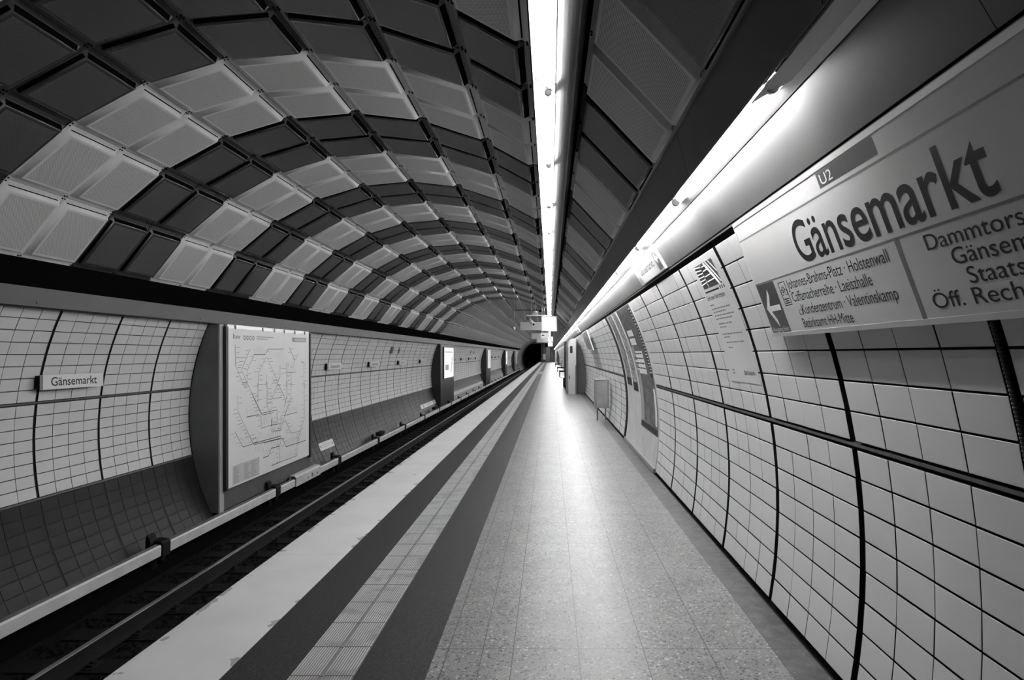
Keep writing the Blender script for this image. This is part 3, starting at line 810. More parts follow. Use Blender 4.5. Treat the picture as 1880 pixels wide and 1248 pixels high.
# ================================================================== piers
def d_section(side, xf, z_lo, z_hi, r):
    e0, e1 = E(z_lo), E(z_hi); n = 20
    pts = [arc(side, e0 + (e1 - e0) * i / n, r) for i in range(n + 1)]
    return [(xf, pts[0][1])] + pts + [(xf, pts[-1][1])]
XF = -3.26 * H
def left_pier(y0, y1, label, body, lit, depth_print=True):
    root = thing('advertising_pier', label, 'pier', (XF, (y0 + y1) / 2 * B, H - 1.5 * H))
    mb = MB(); mb.prism(d_section(-1, XF, -1.56, .296, R - .004), y0 * B, y1 * B); mb.build('body', body, root)
    return root
MAPY0, MAPW, MAPZ1, MAPH = 3.345, 1.125, .262, 1.61
pier = left_pier(3.29, 4.545, 'nearest grey pier across the track carrying the network map', M['pier'], False)
mb = MB(); mb.box(XF, XF + .02, 3.292 * B, 3.335 * B, H - 1.565 * H, H + .296 * H); mb.build('upright_trim', M['pier_trim'], pier)
mapo = thing('network_map', 'white transit network map poster hung on the nearest grey pier', 'map', (-3.22 * H, 3.9 * B, H - 1.35 * H))
XM = -3.22 * H
mb = MB(); mb.box(XF + .021, XM, MAPY0 * B, (MAPY0 + MAPW) * B, H + (MAPZ1 - MAPH) * H, H + MAPZ1 * H); mb.build('sheet', M['paper'], mapo)
mb = MB()
mb.box(XF + .021, XM + .012, MAPY0 * B - .07, MAPY0 * B - .002, H + (MAPZ1 - MAPH) * H - .02, H + MAPZ1 * H + .02)
mb.build('side_frame', M['pier_dark'], mapo)
mb = MB(); mb.box(XF + .021, XM + .012, (MAPY0 + MAPW) * B + .03, (MAPY0 + MAPW) * B + .10, H + (MAPZ1 - MAPH) * H - .05, H + MAPZ1 * H + .02); mb.build('side_frame', M['pier_dark'], mapo)
mb = MB(); mb.box(XF + .021, XM - .004, MAPY0 * B, (MAPY0 + MAPW) * B, H + MAPZ1 * H, H + MAPZ1 * H + .055); mb.build('top_rail', M['alu'], mapo)
mb = MB()
for q in (.07, .36, .5, .63, .78, .93): mb.box(XM - .004, XM + .010, (MAPY0 + MAPW * q) * B, (MAPY0 + MAPW * q) * B + .035, H + MAPZ1 * H - .012, H + MAPZ1 * H + .05)
mb.build('clip', M['greymetal'], mapo)
def MP(u, v, off=.0012): return Vector((XM + off, (MAPY0 + MAPW * u) * B, H + (MAPZ1 - MAPH * v) * H))
LINES = [[(0.071,0.103),(0.073,0.235),(0.143,0.349),(0.185,0.348)],[(0.222,0.128),(0.133,0.269),(0.211,0.382)],[(0.398,0.164),(0.266,0.165),(0.188,0.275),(0.188,0.346)],[(0.623,0.124),(0.422,0.127),(0.398,0.158)],[(0.398,0.184),(0.316,0.294),(0.308,0.388)],[(0.41,0.18),(0.542,0.367)],[(0.575,0.246),(0.575,0.331),(0.542,0.371),(0.529,0.404)],[(0.664,0.224),(0.664,0.413)],[(0.7,0.109),(0.78,0.214),(0.751,0.278)],[(0.826,0.161),(0.78,0.214)],[(0.664,0.303),(0.803,0.303)],[(0.725,0.306),(0.725,0.417)],[(0.873,0.226),(0.92,0.227),(0.92,0.431)],[(0.407,0.308),(0.407,0.395)],[(0.472,0.371),(0.542,0.373)],[(0.186,0.347),(0.347,0.584)],[(0.307,0.363),(0.307,0.493)],[(0.093,0.427),(0.097,0.53),(0.253,0.764),(0.587,0.77)],[(0.173,0.644),(0.262,0.774),(0.587,0.786)],[(0.068,0.655),(0.147,0.766),(0.253,0.767)],[(0.182,0.577),(0.314,0.577),(0.343,0.598),(0.343,0.676),(0.468,0.671),(0.468,0.622)],[(0.235,0.417),(0.357,0.585),(0.458,0.586)],[(0.367,0.572),(0.537,0.571),(0.537,0.675),(0.473,0.672)],[(0.473,0.492),(0.473,0.566)],[(0.412,0.357),(0.412,0.522),(0.458,0.595)],[(0.543,0.378),(0.479,0.477)],[(0.554,0.385),(0.632,0.481),(0.656,0.536)],[(0.422,0.484),(0.598,0.484)],[(0.667,0.372),(0.667,0.484),(0.632,0.559)],[(0.733,0.376),(0.727,0.496),(0.632,0.631),(0.587,0.728),(0.473,0.722),(0.453,0.687)],[(0.632,0.624),(0.82,0.621)],[(0.644,0.659),(0.727,0.774),(0.872,0.777)],[(0.925,0.387),(0.925,0.691),(0.865,0.78),(0.814,0.86),(0.814,0.963),(0.565,0.961),(0.468,0.963)],[(0.598,0.781),(0.656,0.863),(0.945,0.867)],[(0.598,0.788),(0.565,0.842),(0.463,0.838),(0.432,0.884),(0.367,0.885)],[(0.565,0.842),(0.565,0.967)],[(0.372,0.783),(0.593,0.79)],[(0.587,0.625),(0.587,0.725),(0.484,0.714)]]
ln, nm = MB(), MB()
def mseg(mb, p, q, w, off):
    a, b = MP(*p, off), MP(*q, off); d = b - a
    if d.length < 1e-5: return
    s = d.normalized().cross(Vector((1, 0, 0))) * w / 2
    mb.quad(a - s, a + s, b + s, b - s)
for L in LINES:
    for p, q in zip(L, L[1:]):
        mseg(ln, p, q, rnd.choice((.007, .009, .012)), .0012 + rnd.uniform(0, .0006))
        du, dv = (q[0] - p[0]) * MAPW * B, (q[1] - p[1]) * MAPH * H
        ll = math.hypot(du, dv); flat = abs(du) > 2.2 * abs(dv)
        n = int(ll / (.075 if not flat else .085)); side = rnd.choice((-1, 1))
        for i in range(n):
            t = (i + .5) / max(n, 1); u, v = p[0] + (q[0] - p[0]) * t, p[1] + (q[1] - p[1]) * t
            if flat:
                l = rnd.uniform(.03, .07); mseg(nm, (u, v + .012 * side), (u + l * .30 * side, v + (l + .012) * side * 0.9), .0045, .0010)
            else:
                l = rnd.uniform(.02, .05); s = rnd.choice((-1, 1, side)); mseg(nm, (u + .010 * s, v), (u + (.010 + l) * s, v), .007, .0010)
for c, x in enumerate((.055, .16, .23)):
    for r_ in range(13):
        mseg(nm, (x, .882 + r_ * .0082), (x + rnd.uniform(.03, .075), .882 + r_ * .0082), .007, .0016)
mseg(ln, (.468, .685), (.468, .635), .022, .002)
ln.build('route_lines', M['ink'], mapo, False); nm.build('stop_names', M['ink_soft'], mapo, False)
mb = MB(); mb.quad(MP(.045, .868, .0008), MP(.325, .868, .0008), MP(.325, .99, .0008), MP(.045, .99, .0008)); mb.build('legend_block', M['paper_grey'], mapo)
text('hvv', MP(.05, .066), (0, 1, 0), (0, 0, 1), .070 * MAPW * B, .056 * H, M['field'], mapo, bold=.008)
mb = MB()
for q in range(4):
    c = MP(.163 + q * .031, .055); n = len(mb.v)
    for i in range(12):
        a0, a1 = 2 * math.pi * i / 12, 2 * math.pi * (i + 1) / 12
        mb.quad(*(c + Vector((0, r_ * math.cos(t), r_ * math.sin(t) * .9)) for r_, t in ((.022, a0), (.022, a1), (.042, a1), (.042, a0))))
mb.build('transport_symbols', M['ink_grey'], mapo)
mb = MB(); mb.quad(MP(.745, .034), MP(.95, .034), MP(.95, .066), MP(.745, .066)); mb.build('dark_caption_box', M['ink_grey'], mapo)
mb = MB()
for z in (.046, .060): mseg(mb, (.29, z - .002), (.29 + (.20 if z < .05 else .13), z - .002), .014, .0012)
mb.build('title_lines', M['ink_mid'], mapo)
mb = MB()
for z in (.044, .056): mseg(mb, (.775, z), (.94, z), .012, .0022)
mb.build('caption_lines', M['paper'], mapo)

FARP = [(9.97, 11.35, 'black pier with lit poster across the track, second pier from the camera', 'lit'), (17.1, 18.3, 'black pier with grey lit poster, third pier from the camera', 'lit_soft'), (24.3, 25.3, 'black pier with narrow lit poster, fourth pier from the camera', 'lit'), (30.6, 31.8, 'dark pier without lit poster near the tunnel mouth', None)]
for y0, y1, lab, litm in FARP:
    root = left_pier(y0, y1, lab, M['pier_dark'], litm)
    if litm:
        w = y1 - y0; ya, yb = y0 + .16 * w, y1 - .10 * w; zt, zb = .225, -.76
        cs = thing('light_box', 'lit poster box on the ' + lab.split(' pier')[0] + ' pier, ' + lab.split(', ')[1], 'light box', (XF, (ya + yb) / 2 * B, H + zb * H))
        mb = MB(); mb.box(XF + .001, XF + .05, ya * B, yb * B, H + zb * H, H + zt * H); mb.build('case', M['pier_dark'], cs)
        mb = MB(); x = XF + .052; mb.quad((x, ya * B + .06, H + zb * H + .03), (x, yb * B - .06, H + zb * H + .03), (x, yb * B - .06, H + zt * H - .03), (x, ya * B + .06, H + zt * H - .03)); mb.build('lit_face', M[litm], cs)
        if litm == 'lit':
            mb = MB(); x += .002; d = yb - ya
            for q in range(9):
                zc = -.55 + q * .055; o2 = .62 + .02 * q * .9; mb.quad((x, (ya + o2 * d) * B, H + zc * H), (x, (ya + (o2 + .13) * d) * B, H + (zc + .03) * H), (x, (ya + (o2 + .16) * d) * B, H + (zc + .015) * H), (x, (ya + (o2 + .03) * d) * B, H + (zc - .02) * H))
            mb.build('print_strokes', M['ink_mid'], cs)
            mb = MB(); mb.quad((x, (ya + .12 * d) * B, H - .5 * H), (x, (ya + .45 * d) * B, H - .5 * H), (x, (ya + .45 * d) * B, H - .33 * H), (x, (ya + .12 * d) * B, H - .33 * H)); mb.quad((x, (ya + .1 * d) * B, H + .08 * H), (x, (ya + .9 * d) * B, H + .08 * H), (x, (ya + .9 * d) * B, H + .055 * H), (x, (ya + .1 * d) * B, H + .055 * H)); mb.build('print_block', M['lit_dim'], cs)

# help point pier on the right and a further one
def right_pier(y0, y1, label, xf):
    root = thing('help_point_pier', label, 'pier', (xf * H, (y0 + y1) / 2 * B, 0))
    e0, e1 = E(-1.0), E(.40); n = 16
    mb = MB(); ar = [arc(1, e0 + (e1 - e0) * i / n, R - .004) for i in range(n + 1)]
    mb.prism([(.665 * H, ar[0][1] + .28), (.70 * H, ar[0][1])] + ar + [(.60 * H, ar[-1][1]), (.655 * H, ar[-1][1])], (y0 + .25) * B, y1 * B); mb.build('side_sheet', M['pier'], root)
    mb = MB(); zt = H + .385 * H; x0, x1 = xf * H, .625 * H
    prof = [(x0, 0), (x1, 0), (x1, H - .28 * H), (x1 + .03, H - .26 * H), (x1 + .03, zt), (x0 + .16, zt), (x0 + .07, zt - .05), (x0 + .02, zt - .13), (x0, zt - .25)]
    mb.prism(prof, y0 * B, y1 * B); mb.build('body', M['hanging'], root)
    mb = MB(); mb.box(x1 + .001, x1 + .055, (y0 + .02) * B, y1 * B, 0, H - .28 * H); mb.build('dark_side', M['pier'], root)
    mb = MB(); mb.box(x0 + .06, x0 + .155, y0 * B - .012, y0 * B + .01, H + .03 * H, H + .20 * H); mb.build('screen', M['screen'], root)
    mb = MB(); mb.box(x0 + .03, x0 + .055, y0 * B - .015, y0 * B + .01, H - .62 * H, H - .53 * H); mb.build('handle', M['black'], root)
    mb = MB(); mb.prism([(x0 - .02, 0), (x0 - .002, 0), (x0 - .002, zt - .25), (x0 + .065, zt - .05), (x0 + .15, zt + .002), (x0 + .15, zt + .02), (x0 + .05, zt - .04), (x0 - .02, zt - .25)], y0 * B + .03, y1 * B); mb.build('edge_band', M['greymetal'], root)
    return root
right_pier(8.31, 9.4, 'pale help point pier with screen and rounded top beside the tiled wall', .452)
right_pier(32.5, 34.0, 'small distant pale pier near the end of the platform', .50)

# benches of single seats on the wall side
for i, (y, nseats) in enumerate(((9.95, 1), (14.6, 1), (18.8, 1), (26.0, 1))):
    root = thing('platform_seat', 'pale platform seat with dark backrest, %s beyond the help point pier' % nth(i + 1), 'seat', (.5 * H, y * B, 0), 'platform seats beyond the help point')
    mb = MB(); mb.box(.335 * H, .60 * H, y * B, y * B + 1.5, .43, .47); mb.build('seat', M['white'], root)
    mb = MB(); mb.prism([(.60 * H, .44), (.64 * H, .44), (.70 * H, .98), (.67 * H, .98)], y * B, y * B + 1.5); mb.build('backrest', M['pier'], root)
    for yy in (.15, 1.3):
        mb = MB(); mb.box(.40 * H, .44 * H, y * B + yy, y * B + yy + .05, 0, .43); mb.box(.44 * H, .86 * H, y * B + yy, y * B + yy + .05, .33, .40); mb.build('leg', M['black'], root)
# dark display boards behind the help point
for i, (y, xa) in enumerate(((9.55, .41),)):
    root = thing('timetable_case', 'dark upright timetable case just behind the help point pier', 'display case', (xa * H, y * B, 0))
    mb = MB(); mb.box(xa * H, xa * H + .09, y * B, y * B + 1.3, H - .48 * H, H + .36 * H); mb.build('case', M['pier_dark'], root)
    mb = MB(); mb.box(xa * H + .02, xa * H + .07, y * B + .1, y * B + .15, 0, H - .48 * H); mb.build('leg', M['pier_dark'], root); mb = MB(); mb.box(xa * H + .02, xa * H + .07, y * B + 1.1, y * B + 1.15, 0, H - .48 * H); mb.build('leg', M['pier_dark'], root)

# ================================================================== hanging things over the platform
def ceil_z(x): return CZ + math.sqrt((R - .055) ** 2 - (x - CX) ** 2)
def hang_box(name, label, cat, y, x0, x1, z0, z1, face_m, case_m, border=.0, depth=.16, rods=(.2, .8)):
    root = thing(name, label, cat, ((x0 + x1) / 2 * H, y * B, H + z0 * H))
    mb = MB(); mb.box(x0 * H, x1 * H, y * B, y * B + depth, H + z0 * H, H + z1 * H); mb.build('case', case_m, root)
    if face_m:
        bx = border
        mb = MB(); mb.quad((x0 * H + bx, y * B - .002, H + z0 * H + bx), (x1 * H - bx, y * B - .002, H + z0 * H + bx), (x1 * H - bx, y * B - .002, H + z1 * H - bx), (x0 * H + bx, y * B - .002, H + z1 * H - bx)); mb.build('lit_face' if 'lit' in face_m.name else 'face', face_m, root)
    for q in rods:
        x = (x0 + (x1 - x0) * q) * H
        mb = MB(); mb.cyl((x, y * B + depth / 2, H + z1 * H), (x, y * B + depth / 2, ceil_z(x)), .012, 8); mb.build('hanger_rod', M['greymetal'], root)
    return root
b0 = hang_box('hanging_sign_box', 'square brightly lit white sign box hanging under the lamp strip', 'sign', 8.4, -.2155, .1735, .575, .954, M['lit'], M['white'], .045, rods=(.04, .16))
hang_box('destination_display', 'wide pale grey destination display hanging left of the lit square box', 'display', 12.0, -1.07, -.29, .86, 1.15, M['hanging'], M['pier'])
hang_box('hanging_board', 'pale grey board hanging beyond the destination display', 'sign', 17.0, -.94, -.475, .78, 1.05, M['hanging'], M['hanging'])
ex = hang_box('exit_sign', 'white lit exit sign with dark arrow hanging below the square box', 'sign', 16.5, -.45, -.10, .77, 1.06, M['lit_soft'], M['white'])
mb = MB(); y = 16.5 * B - .006; zc = H + .93 * H; xc = -.36 * H
mb.poly([(xc - .09, y, zc), (xc - .02, y, zc + .07), (xc - .02, y, zc + .03), (xc + .11, y, zc + .03), (xc + .11, y, zc - .03), (xc - .02, y, zc - .03), (xc - .02, y, zc - .07)]); mb.build('arrow', M['ink'], ex)
hang_box('hanging_board', 'lower pale grey board hanging beyond the exit sign', 'sign', 22.0, -.88, -.14, .76, 1.02, M['hanging'], M['hanging'])
ck = hang_box('lit_information_box', 'small lit box with dark marks hanging beyond the exit sign', 'sign', 18.0, -.117, .153, .675, .945, M['lit'], M['white'], rods=(.06,))
mb = MB(); y = 18 * B - .006
for dx, dz in ((-.05, .08), (.0, .10), (.05, .02), (.02, -.06), (-.03, -.10)): mb.quad((dx * 1.4 + .0, y, H + .81 * H + dz), (dx * 1.4 + .07, y, H + .81 * H + dz + .04), (dx * 1.4 + .07, y, H + .81 * H + dz + .07), (dx * 1.4, y, H + .81 * H + dz + .03))
mb.build('dark_marks', M['ink_grey'], ck)
hang_box('lit_platform_box', 'farthest small lit box hanging near the platform end', 'sign', 26.0, -.17, .20, .60, .93, M['lit'], M['white'], rods=(.06,))
# bar with camera and loudspeaker
Yc = 8.8 * B
root = thing('camera_bracket', 'pale horizontal bar under the vault carrying the camera', 'bracket', (-.3 * H, Yc, H + 1.0 * H))
mb = MB(); mb.box(-.615 * H, .05 * H, Yc, Yc + .06, H + 1.005 * H, H + 1.03 * H); mb.build('bar', M['alu'], root)
for x in (-.50, -.22):
    mb = MB(); mb.cyl((x * H, Yc + .03, H + 1.03 * H), (x * H, Yc + .03, ceil_z(x * H)), .014, 8); mb.build('hanger_rod', M['greymetal'], root)
root = thing('surveillance_camera', 'grey tube shaped camera slung under the pale bar', 'camera', (-.50 * H, Yc, H + .85 * H))
p0, p1 = Vector((-.60 * H, Yc + .30, H + .965 * H)), Vector((-.435 * H, Yc - .25, H + .775 * H)); d = (p1 - p0).normalized()
mb = MB(); mb.cyl(p0, p1, .072, 16); mb.build('housing', M['hanging'], root)
mb = MB(); mb.cyl(p1 - d * .02, p1 + d * .012, .080, 16); mb.build('hood', M['alu'], root)
mb = MB(); mb.cyl(p1 + d * .013, p1 + d * .022, .045, 14); mb.build('lens', M['black'], root)
mb = MB(); mb.cyl(p0.lerp(p1, .35), (-.52 * H, Yc + .03, H + .988 * H), .02, 8); mb.build('mount', M['greymetal'], root)
root = thing('loudspeaker', 'small pale loudspeaker above the camera bar', 'loudspeaker', (-.40 * H, Yc + .35, H + 1.04 * H))
mb = MB(); mb.box(-.475 * H, -.315 * H, Yc + .2, Yc + .45, H + 1.035 * H, H + 1.10 * H); mb.build('body', M['greymetal'], root)
mb = MB(); mb.cyl((-.395 * H, Yc + .32, H + 1.10 * H), (-.395 * H, Yc + .32, H + 1.145 * H), .10, 16, r1=.07); mb.build('dome', M['alu'], root)
mb = MB(); mb.cyl((-.395 * H, Yc + .32, H + 1.145 * H), (-.395 * H, Yc + .32, ceil_z(-.395 * H)), .012, 8); mb.build('hanger_rod', M['greymetal'], root)
root = thing('cross_bar', 'thin dark bar crossing the vault above the camera', 'bar', (-.75 * H, Yc + .6, H + 1.17 * H))
mb = MB(); mb.box(-1.02 * H, -.20 * H, Yc + .6, Yc + .66, H + 1.175 * H, H + 1.195 * H); mb.build('bar', M['black'], root)
mb = MB(); mb.cyl((-.30 * H, Yc + .63, H + 1.16 * H), (-.18 * H, Yc + .63, H + 1.16 * H), .05, 12); mb.build('end_box', M['black'], root)
for x in (-.9, -.4):
    mb = MB(); mb.cyl((x * H, Yc + .63, H + 1.19 * H), (x * H, Yc + .63, ceil_z(x * H)), .012, 8); mb.build('hanger_rod', M['greymetal'], root)
root = thing('pendant_loudspeaker', 'small pendant hanging on a thin rod left of the camera', 'loudspeaker', (-.95 * H, Yc, H + .63 * H))
mb = MB(); mb.cyl((-.945 * H, Yc, H + .72 * H), (-.945 * H, Yc, ceil_z(-.945 * H)), .014, 8); mb.build('rod', M['greymetal'], root)
mb = MB(); mb.cyl((-.945 * H, Yc, H + .63 * H), (-.945 * H, Yc, H + .72 * H), .055, 14, r1=.045); mb.build('body', M['alu'], root)
# end of the platform
root = thing('end_barrier', 'grey upright cabinet standing at the far end of the platform', 'cabinet', (-.35 * H, 41 * B, 0))
mb = MB(); mb.box(-.55 * H, .0 * H, 41 * B, 41.2 * B, 0, H + .87 * H); mb.build('body', M['pier'], root)
mb = MB(); mb.box(-.88 * H, -.56 * H, 41 * B, 41.2 * B, .5, H + .02 * H); mb.build('side_panel', M['hanging'], root)
mb = MB(); mb.box(-.88 * H, -.56 * H, 41 * B, 41.2 * B, 0, .5); mb.build('base', M['pier_dark'], root)

# ================================================================== name signs across the track
SX = -3.435 * H
names = [(2.27, 'nearest small station name sign on the pale tiles, left of the network map')]
for i, y in enumerate((5.20, 6.42, 7.66, 8.94)): names.append((y, 'small station name sign, %s beyond the network map pier' % nth(i + 1)))
for i, y in enumerate((11.9, 13.07, 14.3, 15.6)): names.append((y, 'tiny station name sign, %s beyond the second pier' % nth(i + 1)))
for i, y in enumerate((19.9, 21.1, 22.5)): names.append((y, 'tiny distant station name sign, %s beyond the third pier' % nth(i + 1)))
for y, lab in names:
    root = thing('name_sign', lab, 'sign', (SX, (y + .15) * B, H - .24 * H), 'small station name signs across the track')
    w = .305
    mb = MB(); mb.box(SX - .035, SX, y * B, (y + w) * B, H - .243 * H, H - .142 * H); mb.build('box', M['sign'], root)
    mb = MB(); mb.box(SX - .10, SX - .035, y * B + .01, (y + w) * B - .01, H - .238 * H, H - .147 * H); mb.build('back', M['black'], root)
    text('Gänsemarkt', (SX, (y + .036) * B, H - .2185 * H), (0, 1, 0), (0, 0, 1), .233 * B, .060 * H, M['ink'], root, bold=.012)

def leftpt(y, z, off=0.0):
    p = arc(-1, E(z), R - off); return Vector((p[0], y * B, p[1]))
def left_slab(mb, y0, y1, z0, z1, o0, o1, n=4):
    pr = [arc(-1, E(z0 + (z1 - z0) * i / n), R - o1) for i in range(n + 1)] + [arc(-1, E(z1 - (z1 - z0) * i / n), R - o0) for i in range(n + 1)]
    mb.prism(pr, y0 * B, y1 * B)
for y0, y1, z0, z1, lab in ((7.18, 7.30, .02, .165, 'larger dark louvre plate high on the tiles across the track'), (7.58, 7.64, .02, .125, 'smaller dark louvre plate high on the tiles across the track'), (14.4, 14.55, .03, .16, 'first dark plate on the tiles between second and third pier'), (14.95, 15.05, .03, .13, 'second dark plate on the tiles between second and third pier')):
    mb = MB(); left_slab(mb, y0, y1, z0, z1, .004, .02); o = mb.build('wall_plate', M['field']); tag(o, lab, 'plate')
# enamel plates on the dark tiles
pl = thing('number_plate', 'small white plate with two screws and a number on the dark tiles', 'plate', tuple(leftpt(5.2, -1.42)))
mb = MB(); left_slab(mb, 4.94, 5.26, -1.435, -1.325, .004, .012); mb.build('plate', M['plate'], pl)
mb = MB()
for y in (4.972, 5.228):
    c = leftpt(y, -1.38, .012); nn = Vector((CX - c.x, 0, CZ - c.z)).normalized(); mb.cyl(c, c + nn * .006, .018, 8)
mb.build('screw', M['black'], pl)
a, b = leftpt(5.0, -1.405, .0125), leftpt(5.0, -1.37, .0125); text('S20M', a, (0, 1, 0), b - a, .205 * B, .050 * H, M['ink_mid'], pl)
for y0, y1, lab in ((8.80, 9.93, 'long pale plate with dark bars on dark tiles before the second pier'), (11.6, 16.9, 'long faint plate with bars on dark tiles beyond the second pier')):
    root = thing('bar_plate', lab, 'plate', tuple(leftpt((y0 + y1) / 2, -1.46)))
    mb = MB(); left_slab(mb, y0, y1, -1.45, -1.345, .004, .010); mb.build('plate', M['field'], root)
    mb = MB(); y = y0
    i = 0
    while y < y1 - .05:
        w = .14 if i == 0 else .055
        left_slab(mb, y, min(y + w, y1), -1.45, -1.345, .0105, .013, 2); y += w + (.03 if i % 4 else .07); i += 1
    mb.build('bar', M['plate'] if y1 < 11 else M['ink_mid'], root)

# ================================================================== track
rb = rnd
bl = MB()
import bmesh
def stone(mb, c, r):
    pts = [Vector((rb.gauss(0, 1), rb.gauss(0, 1), rb.gauss(0, 1))).normalized() * r * rb.uniform(.7, 1.15) for _ in range(6)]
    o = [Vector((1, 0, 0)), Vector((-1, 0, 0)), Vector((0, 1, 0)), Vector((0, -1, 0)), Vector((0, 0, 1)), Vector((0, 0, -1))]
    n = len(mb.v); mb.v += [tuple(Vector(c) + q * r * rb.uniform(.6, 1.2)) for q in o]
    for a, b, c_ in ((0, 2, 4), (2, 1, 4), (1, 3, 4), (3, 0, 4), (2, 0, 5), (1, 2, 5), (3, 1, 5), (0, 3, 5)): mb.f.append((n + a, n + b, n + c_)); mb.mi.append(0)
ZB = -1.212
RAILX = -1.6 * 1.693 * H
for i in range(14000):
    y = 3.0 + 38 * rb.random() ** 2.0; x = rb.uniform(-4.72, -2.95)
    if abs((y - 3.2 + .325) % .65 - .325) < .17 or abs(x - RAILX) < .12 or abs(x - RAILX - 1.505) < .12: continue
    stone(bl, (x, y, ZB + rb.uniform(-.006, .012)), rb.uniform(.014, .030))
NX = 20; 
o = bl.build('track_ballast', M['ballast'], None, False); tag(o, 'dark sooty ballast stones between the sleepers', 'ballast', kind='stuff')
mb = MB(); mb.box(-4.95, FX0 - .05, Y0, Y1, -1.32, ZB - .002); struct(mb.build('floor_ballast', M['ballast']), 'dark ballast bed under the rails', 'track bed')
RZ = H - 1.693 * H
def railprof(x, z): return [(x - .07, z - .148), (x + .07, z - .148), (x + .07, z - .140), (x + .012, z - .120), (x + .010, z - .045), (x + .028, z - .035), (x + .029, z - .006), (x + .021, z), (x - .021, z), (x - .029, z - .006), (x - .028, z - .035), (x - .010, z - .045), (x - .012, z - .120), (x - .07, z - .140)]
for x, lab in ((RAILX, 'worn running rail on the side of the tiled wall'), (RAILX + 1.505, 'running rail hidden close under the platform edge')):
    mb = MB(); mb.prism(railprof(x, RZ), Y0, Y1 + 6); o = mb.build('running_rail', [M['rust'], M['rail']])
    for pg in o.data.polygons:
        if pg.center.z > RZ - .004 and abs(pg.normal.y) < .5: pg.material_index = 1
    tag(o, lab, 'rail')
first = None
for i in range(58):
    y = 3.2 + i * .65
    if first is None:
        first = o = thing('railway_sleeper', '', 'sleeper', (-3.3, y, -1.25))
        mb = MB(); mb.box(-4.62, -2.07, y - .125, y + .125, -1.30, -1.1975); mb.build('beam', M['sleeper'], o)
        for x in (RAILX, RAILX + 1.505):
            mb = MB(); mb.box(x - .15, x + .15, y - .08, y + .08, -1.196, -1.190)
            for s in (-1, 1): mb.cyl((x + s * .11, y, -1.189), (x + s * .11, y, -1.15), .022, 8); mb.box(min(x + s * .073, x + s * .13), max(x + s * .073, x + s * .13), y - .05, y + .05, -1.189, -1.172)
            mb.build('rail_fastening', M['rust'], o)
    else:
        o = copy_tree(first); o.location.y = y
    tag(o, 'dark timber sleeper under the rails, %s from the camera' % nth(i + 1), 'sleeper', 'sleepers of the track')
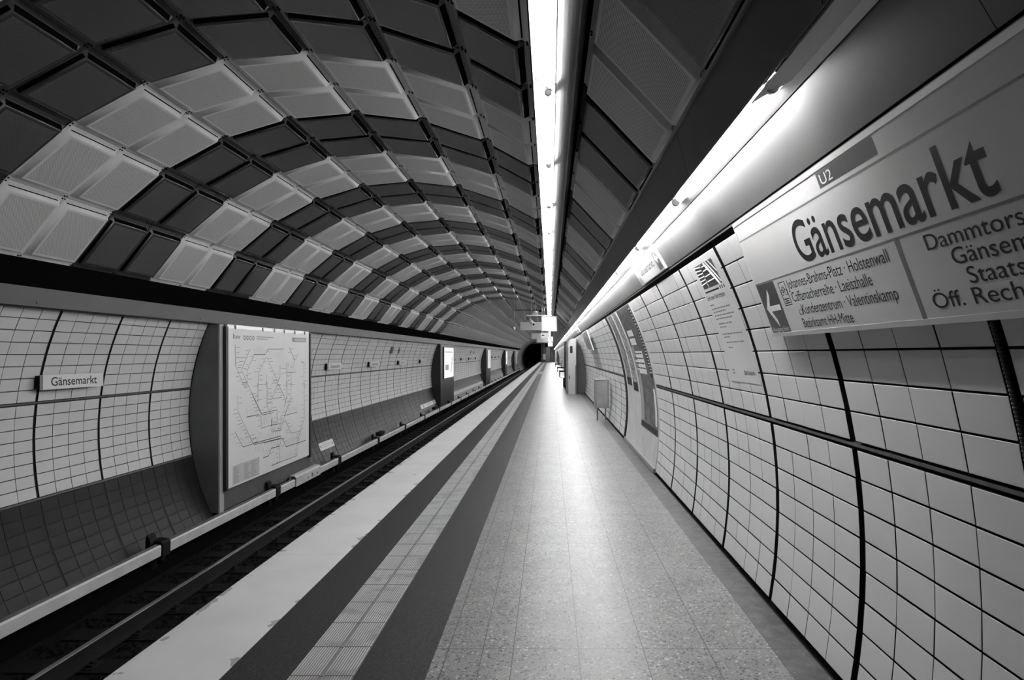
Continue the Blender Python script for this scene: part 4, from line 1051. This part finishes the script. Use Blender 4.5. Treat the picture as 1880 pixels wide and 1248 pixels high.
# covered conductor rail: pale covers between black brackets
CXF = -3.15 * H; CZT, CZB = H - 1.543 * H, H - 1.632 * H
brk = [2.745 + 1.135 * k for k in range(-2, 30)]
def cover_prof(up=0.0): return [(CXF, CZB), (CXF + .004, CZT - .02 + up), (CXF - .008, CZT + up), (CXF - .070, CZT + .004 + up), (CXF - .085, CZT - .006 + up), (CXF - .090, CZB + .03), (CXF - .080, CZB + .03), (CXF - .075, CZT - .018 + up), (CXF - .014, CZT - .02 + up), (CXF - .014, CZB)]
first = None
for i, y in enumerate(brk):
    ya, yb = y * B, (y + 1.135) * B
    mb = MB()
    if i == 3:
        ya2, yb2 = 4.14 * B, 4.58 * B
        mb.prism(cover_prof(), ya + .10, ya2 - .01); mb.prism(cover_prof(), yb2 + .01, yb - .10)
        jb = thing('joint_box', 'stained white box joining the rail cover below the network map', 'box', (CXF, (ya2 + yb2) / 2, CZB))
        jm = MB(); jm.prism([(CXF + .02, CZB - .01), (CXF + .025, CZT + .02), (CXF - .01, CZT + .055), (CXF - .10, CZT + .06), (CXF - .11, CZB), (CXF - .10, CZB), (CXF - .09, CZT + .045), (CXF - .015, CZT + .04), (CXF + .008, CZT + .01), (CXF + .004, CZB - .01)], ya2, yb2); jm.build('hood', M['cover'], jb)
        jm = MB()
        for q in range(5):
            yy = ya2 + (yb2 - ya2) * rb.uniform(.1, .9); jm.box(CXF + .0235, CXF + .026, yy, yy + rb.uniform(.02, .05), CZB + .03, CZB + rb.uniform(.07, .13))
        jm.build('stain', M['ink_grey'], jb)
    else:
        mb.prism(cover_prof(), ya + .10, yb - .10)
    o = mb.build('rail_cover', [M['cover'], M['dust']])
    for pg in o.data.polygons:
        if abs(pg.normal.z) > .7 and pg.center.z > CZT - .012: pg.material_index = 1
    tag(o, 'long pale conductor rail cover, %s length along the dark tiled wall' % nth(i + 1), 'rail cover', 'pale covers of the conductor rail')
    bk = thing('rail_bracket', 'black bracket holding the pale rail cover, %s along the track' % nth(i + 1), 'bracket', (CXF - .15, ya, -1.2), 'black brackets of the conductor rail')
    c = MB(); c.prism([(CXF + .010, CZB - .02), (CXF + .014, CZT + .005), (CXF - .01, CZT + .03), (CXF - .12, CZT + .045), (CXF - .13, CZB - .05), (CXF - .11, CZB - .05), (CXF - .105, CZT + .020), (CXF - .01, CZT + .012), (CXF + .004, CZT - .005), (CXF + .002, CZB - .02)], ya - .085, ya + .085); c.build('clamp', M['black'], bk)
    c = MB(); c.prism([(CXF - .09, CZT + .02), (CXF - .11, CZT + .10), (CXF - .14, CZT + .13), (CXF - .155, CZT + .06), (CXF - .155, CZT - .15), (CXF - .135, CZT - .10)], ya - .16, ya - .02); c.build('arm', M['black'], bk)
    c = MB(); c.box(CXF - .155, CXF - .135, ya - .06, ya + .06, -1.20, CZT - .05); c.cyl((CXF - .06, ya, CZB - .12), (CXF - .06, ya, CZB - .02), .045, 10); c.build('post', M['black'], bk)
mb = MB(); mb.prism([(CXF - .075, CZB - .01), (CXF - .03, CZB - .01), (CXF - .03, CZB + .06), (CXF - .075, CZB + .06)], Y0, brk[-1] * B); o = mb.build('conductor_rail', M['rust']); tag(o, 'dark conductor rail under the pale covers', 'rail')
for y, lab in ((6.25, 'small black box on the wall behind the rail cover, before the pale bar plate'), (9.22, 'small black box behind the rail cover at the second pier')):
    mb = MB(); mb.box(CXF - .16, CXF - .02, y * B, (y + .16) * B, CZT + .02, CZT + .12); o = mb.build('cable_box', M['black']); tag(o, lab, 'box')
# corrugated hose in the wall joint beside the large sign
mb = MB(); yh = 0.98 * B - RING + .004
n = 90
pts = [wallpt(yh / B, -.30 + (.36) * i / n, -.004) for i in range(n + 1)]
for i in range(n):
    r0 = .0115 if i % 2 else .0135
    mb.cyl(pts[i], pts[i + 1], r0, 8)
o = mb.build('corrugated_hose', M['hose']); tag(o, 'black corrugated hose in the wall joint under the large sign', 'hose')
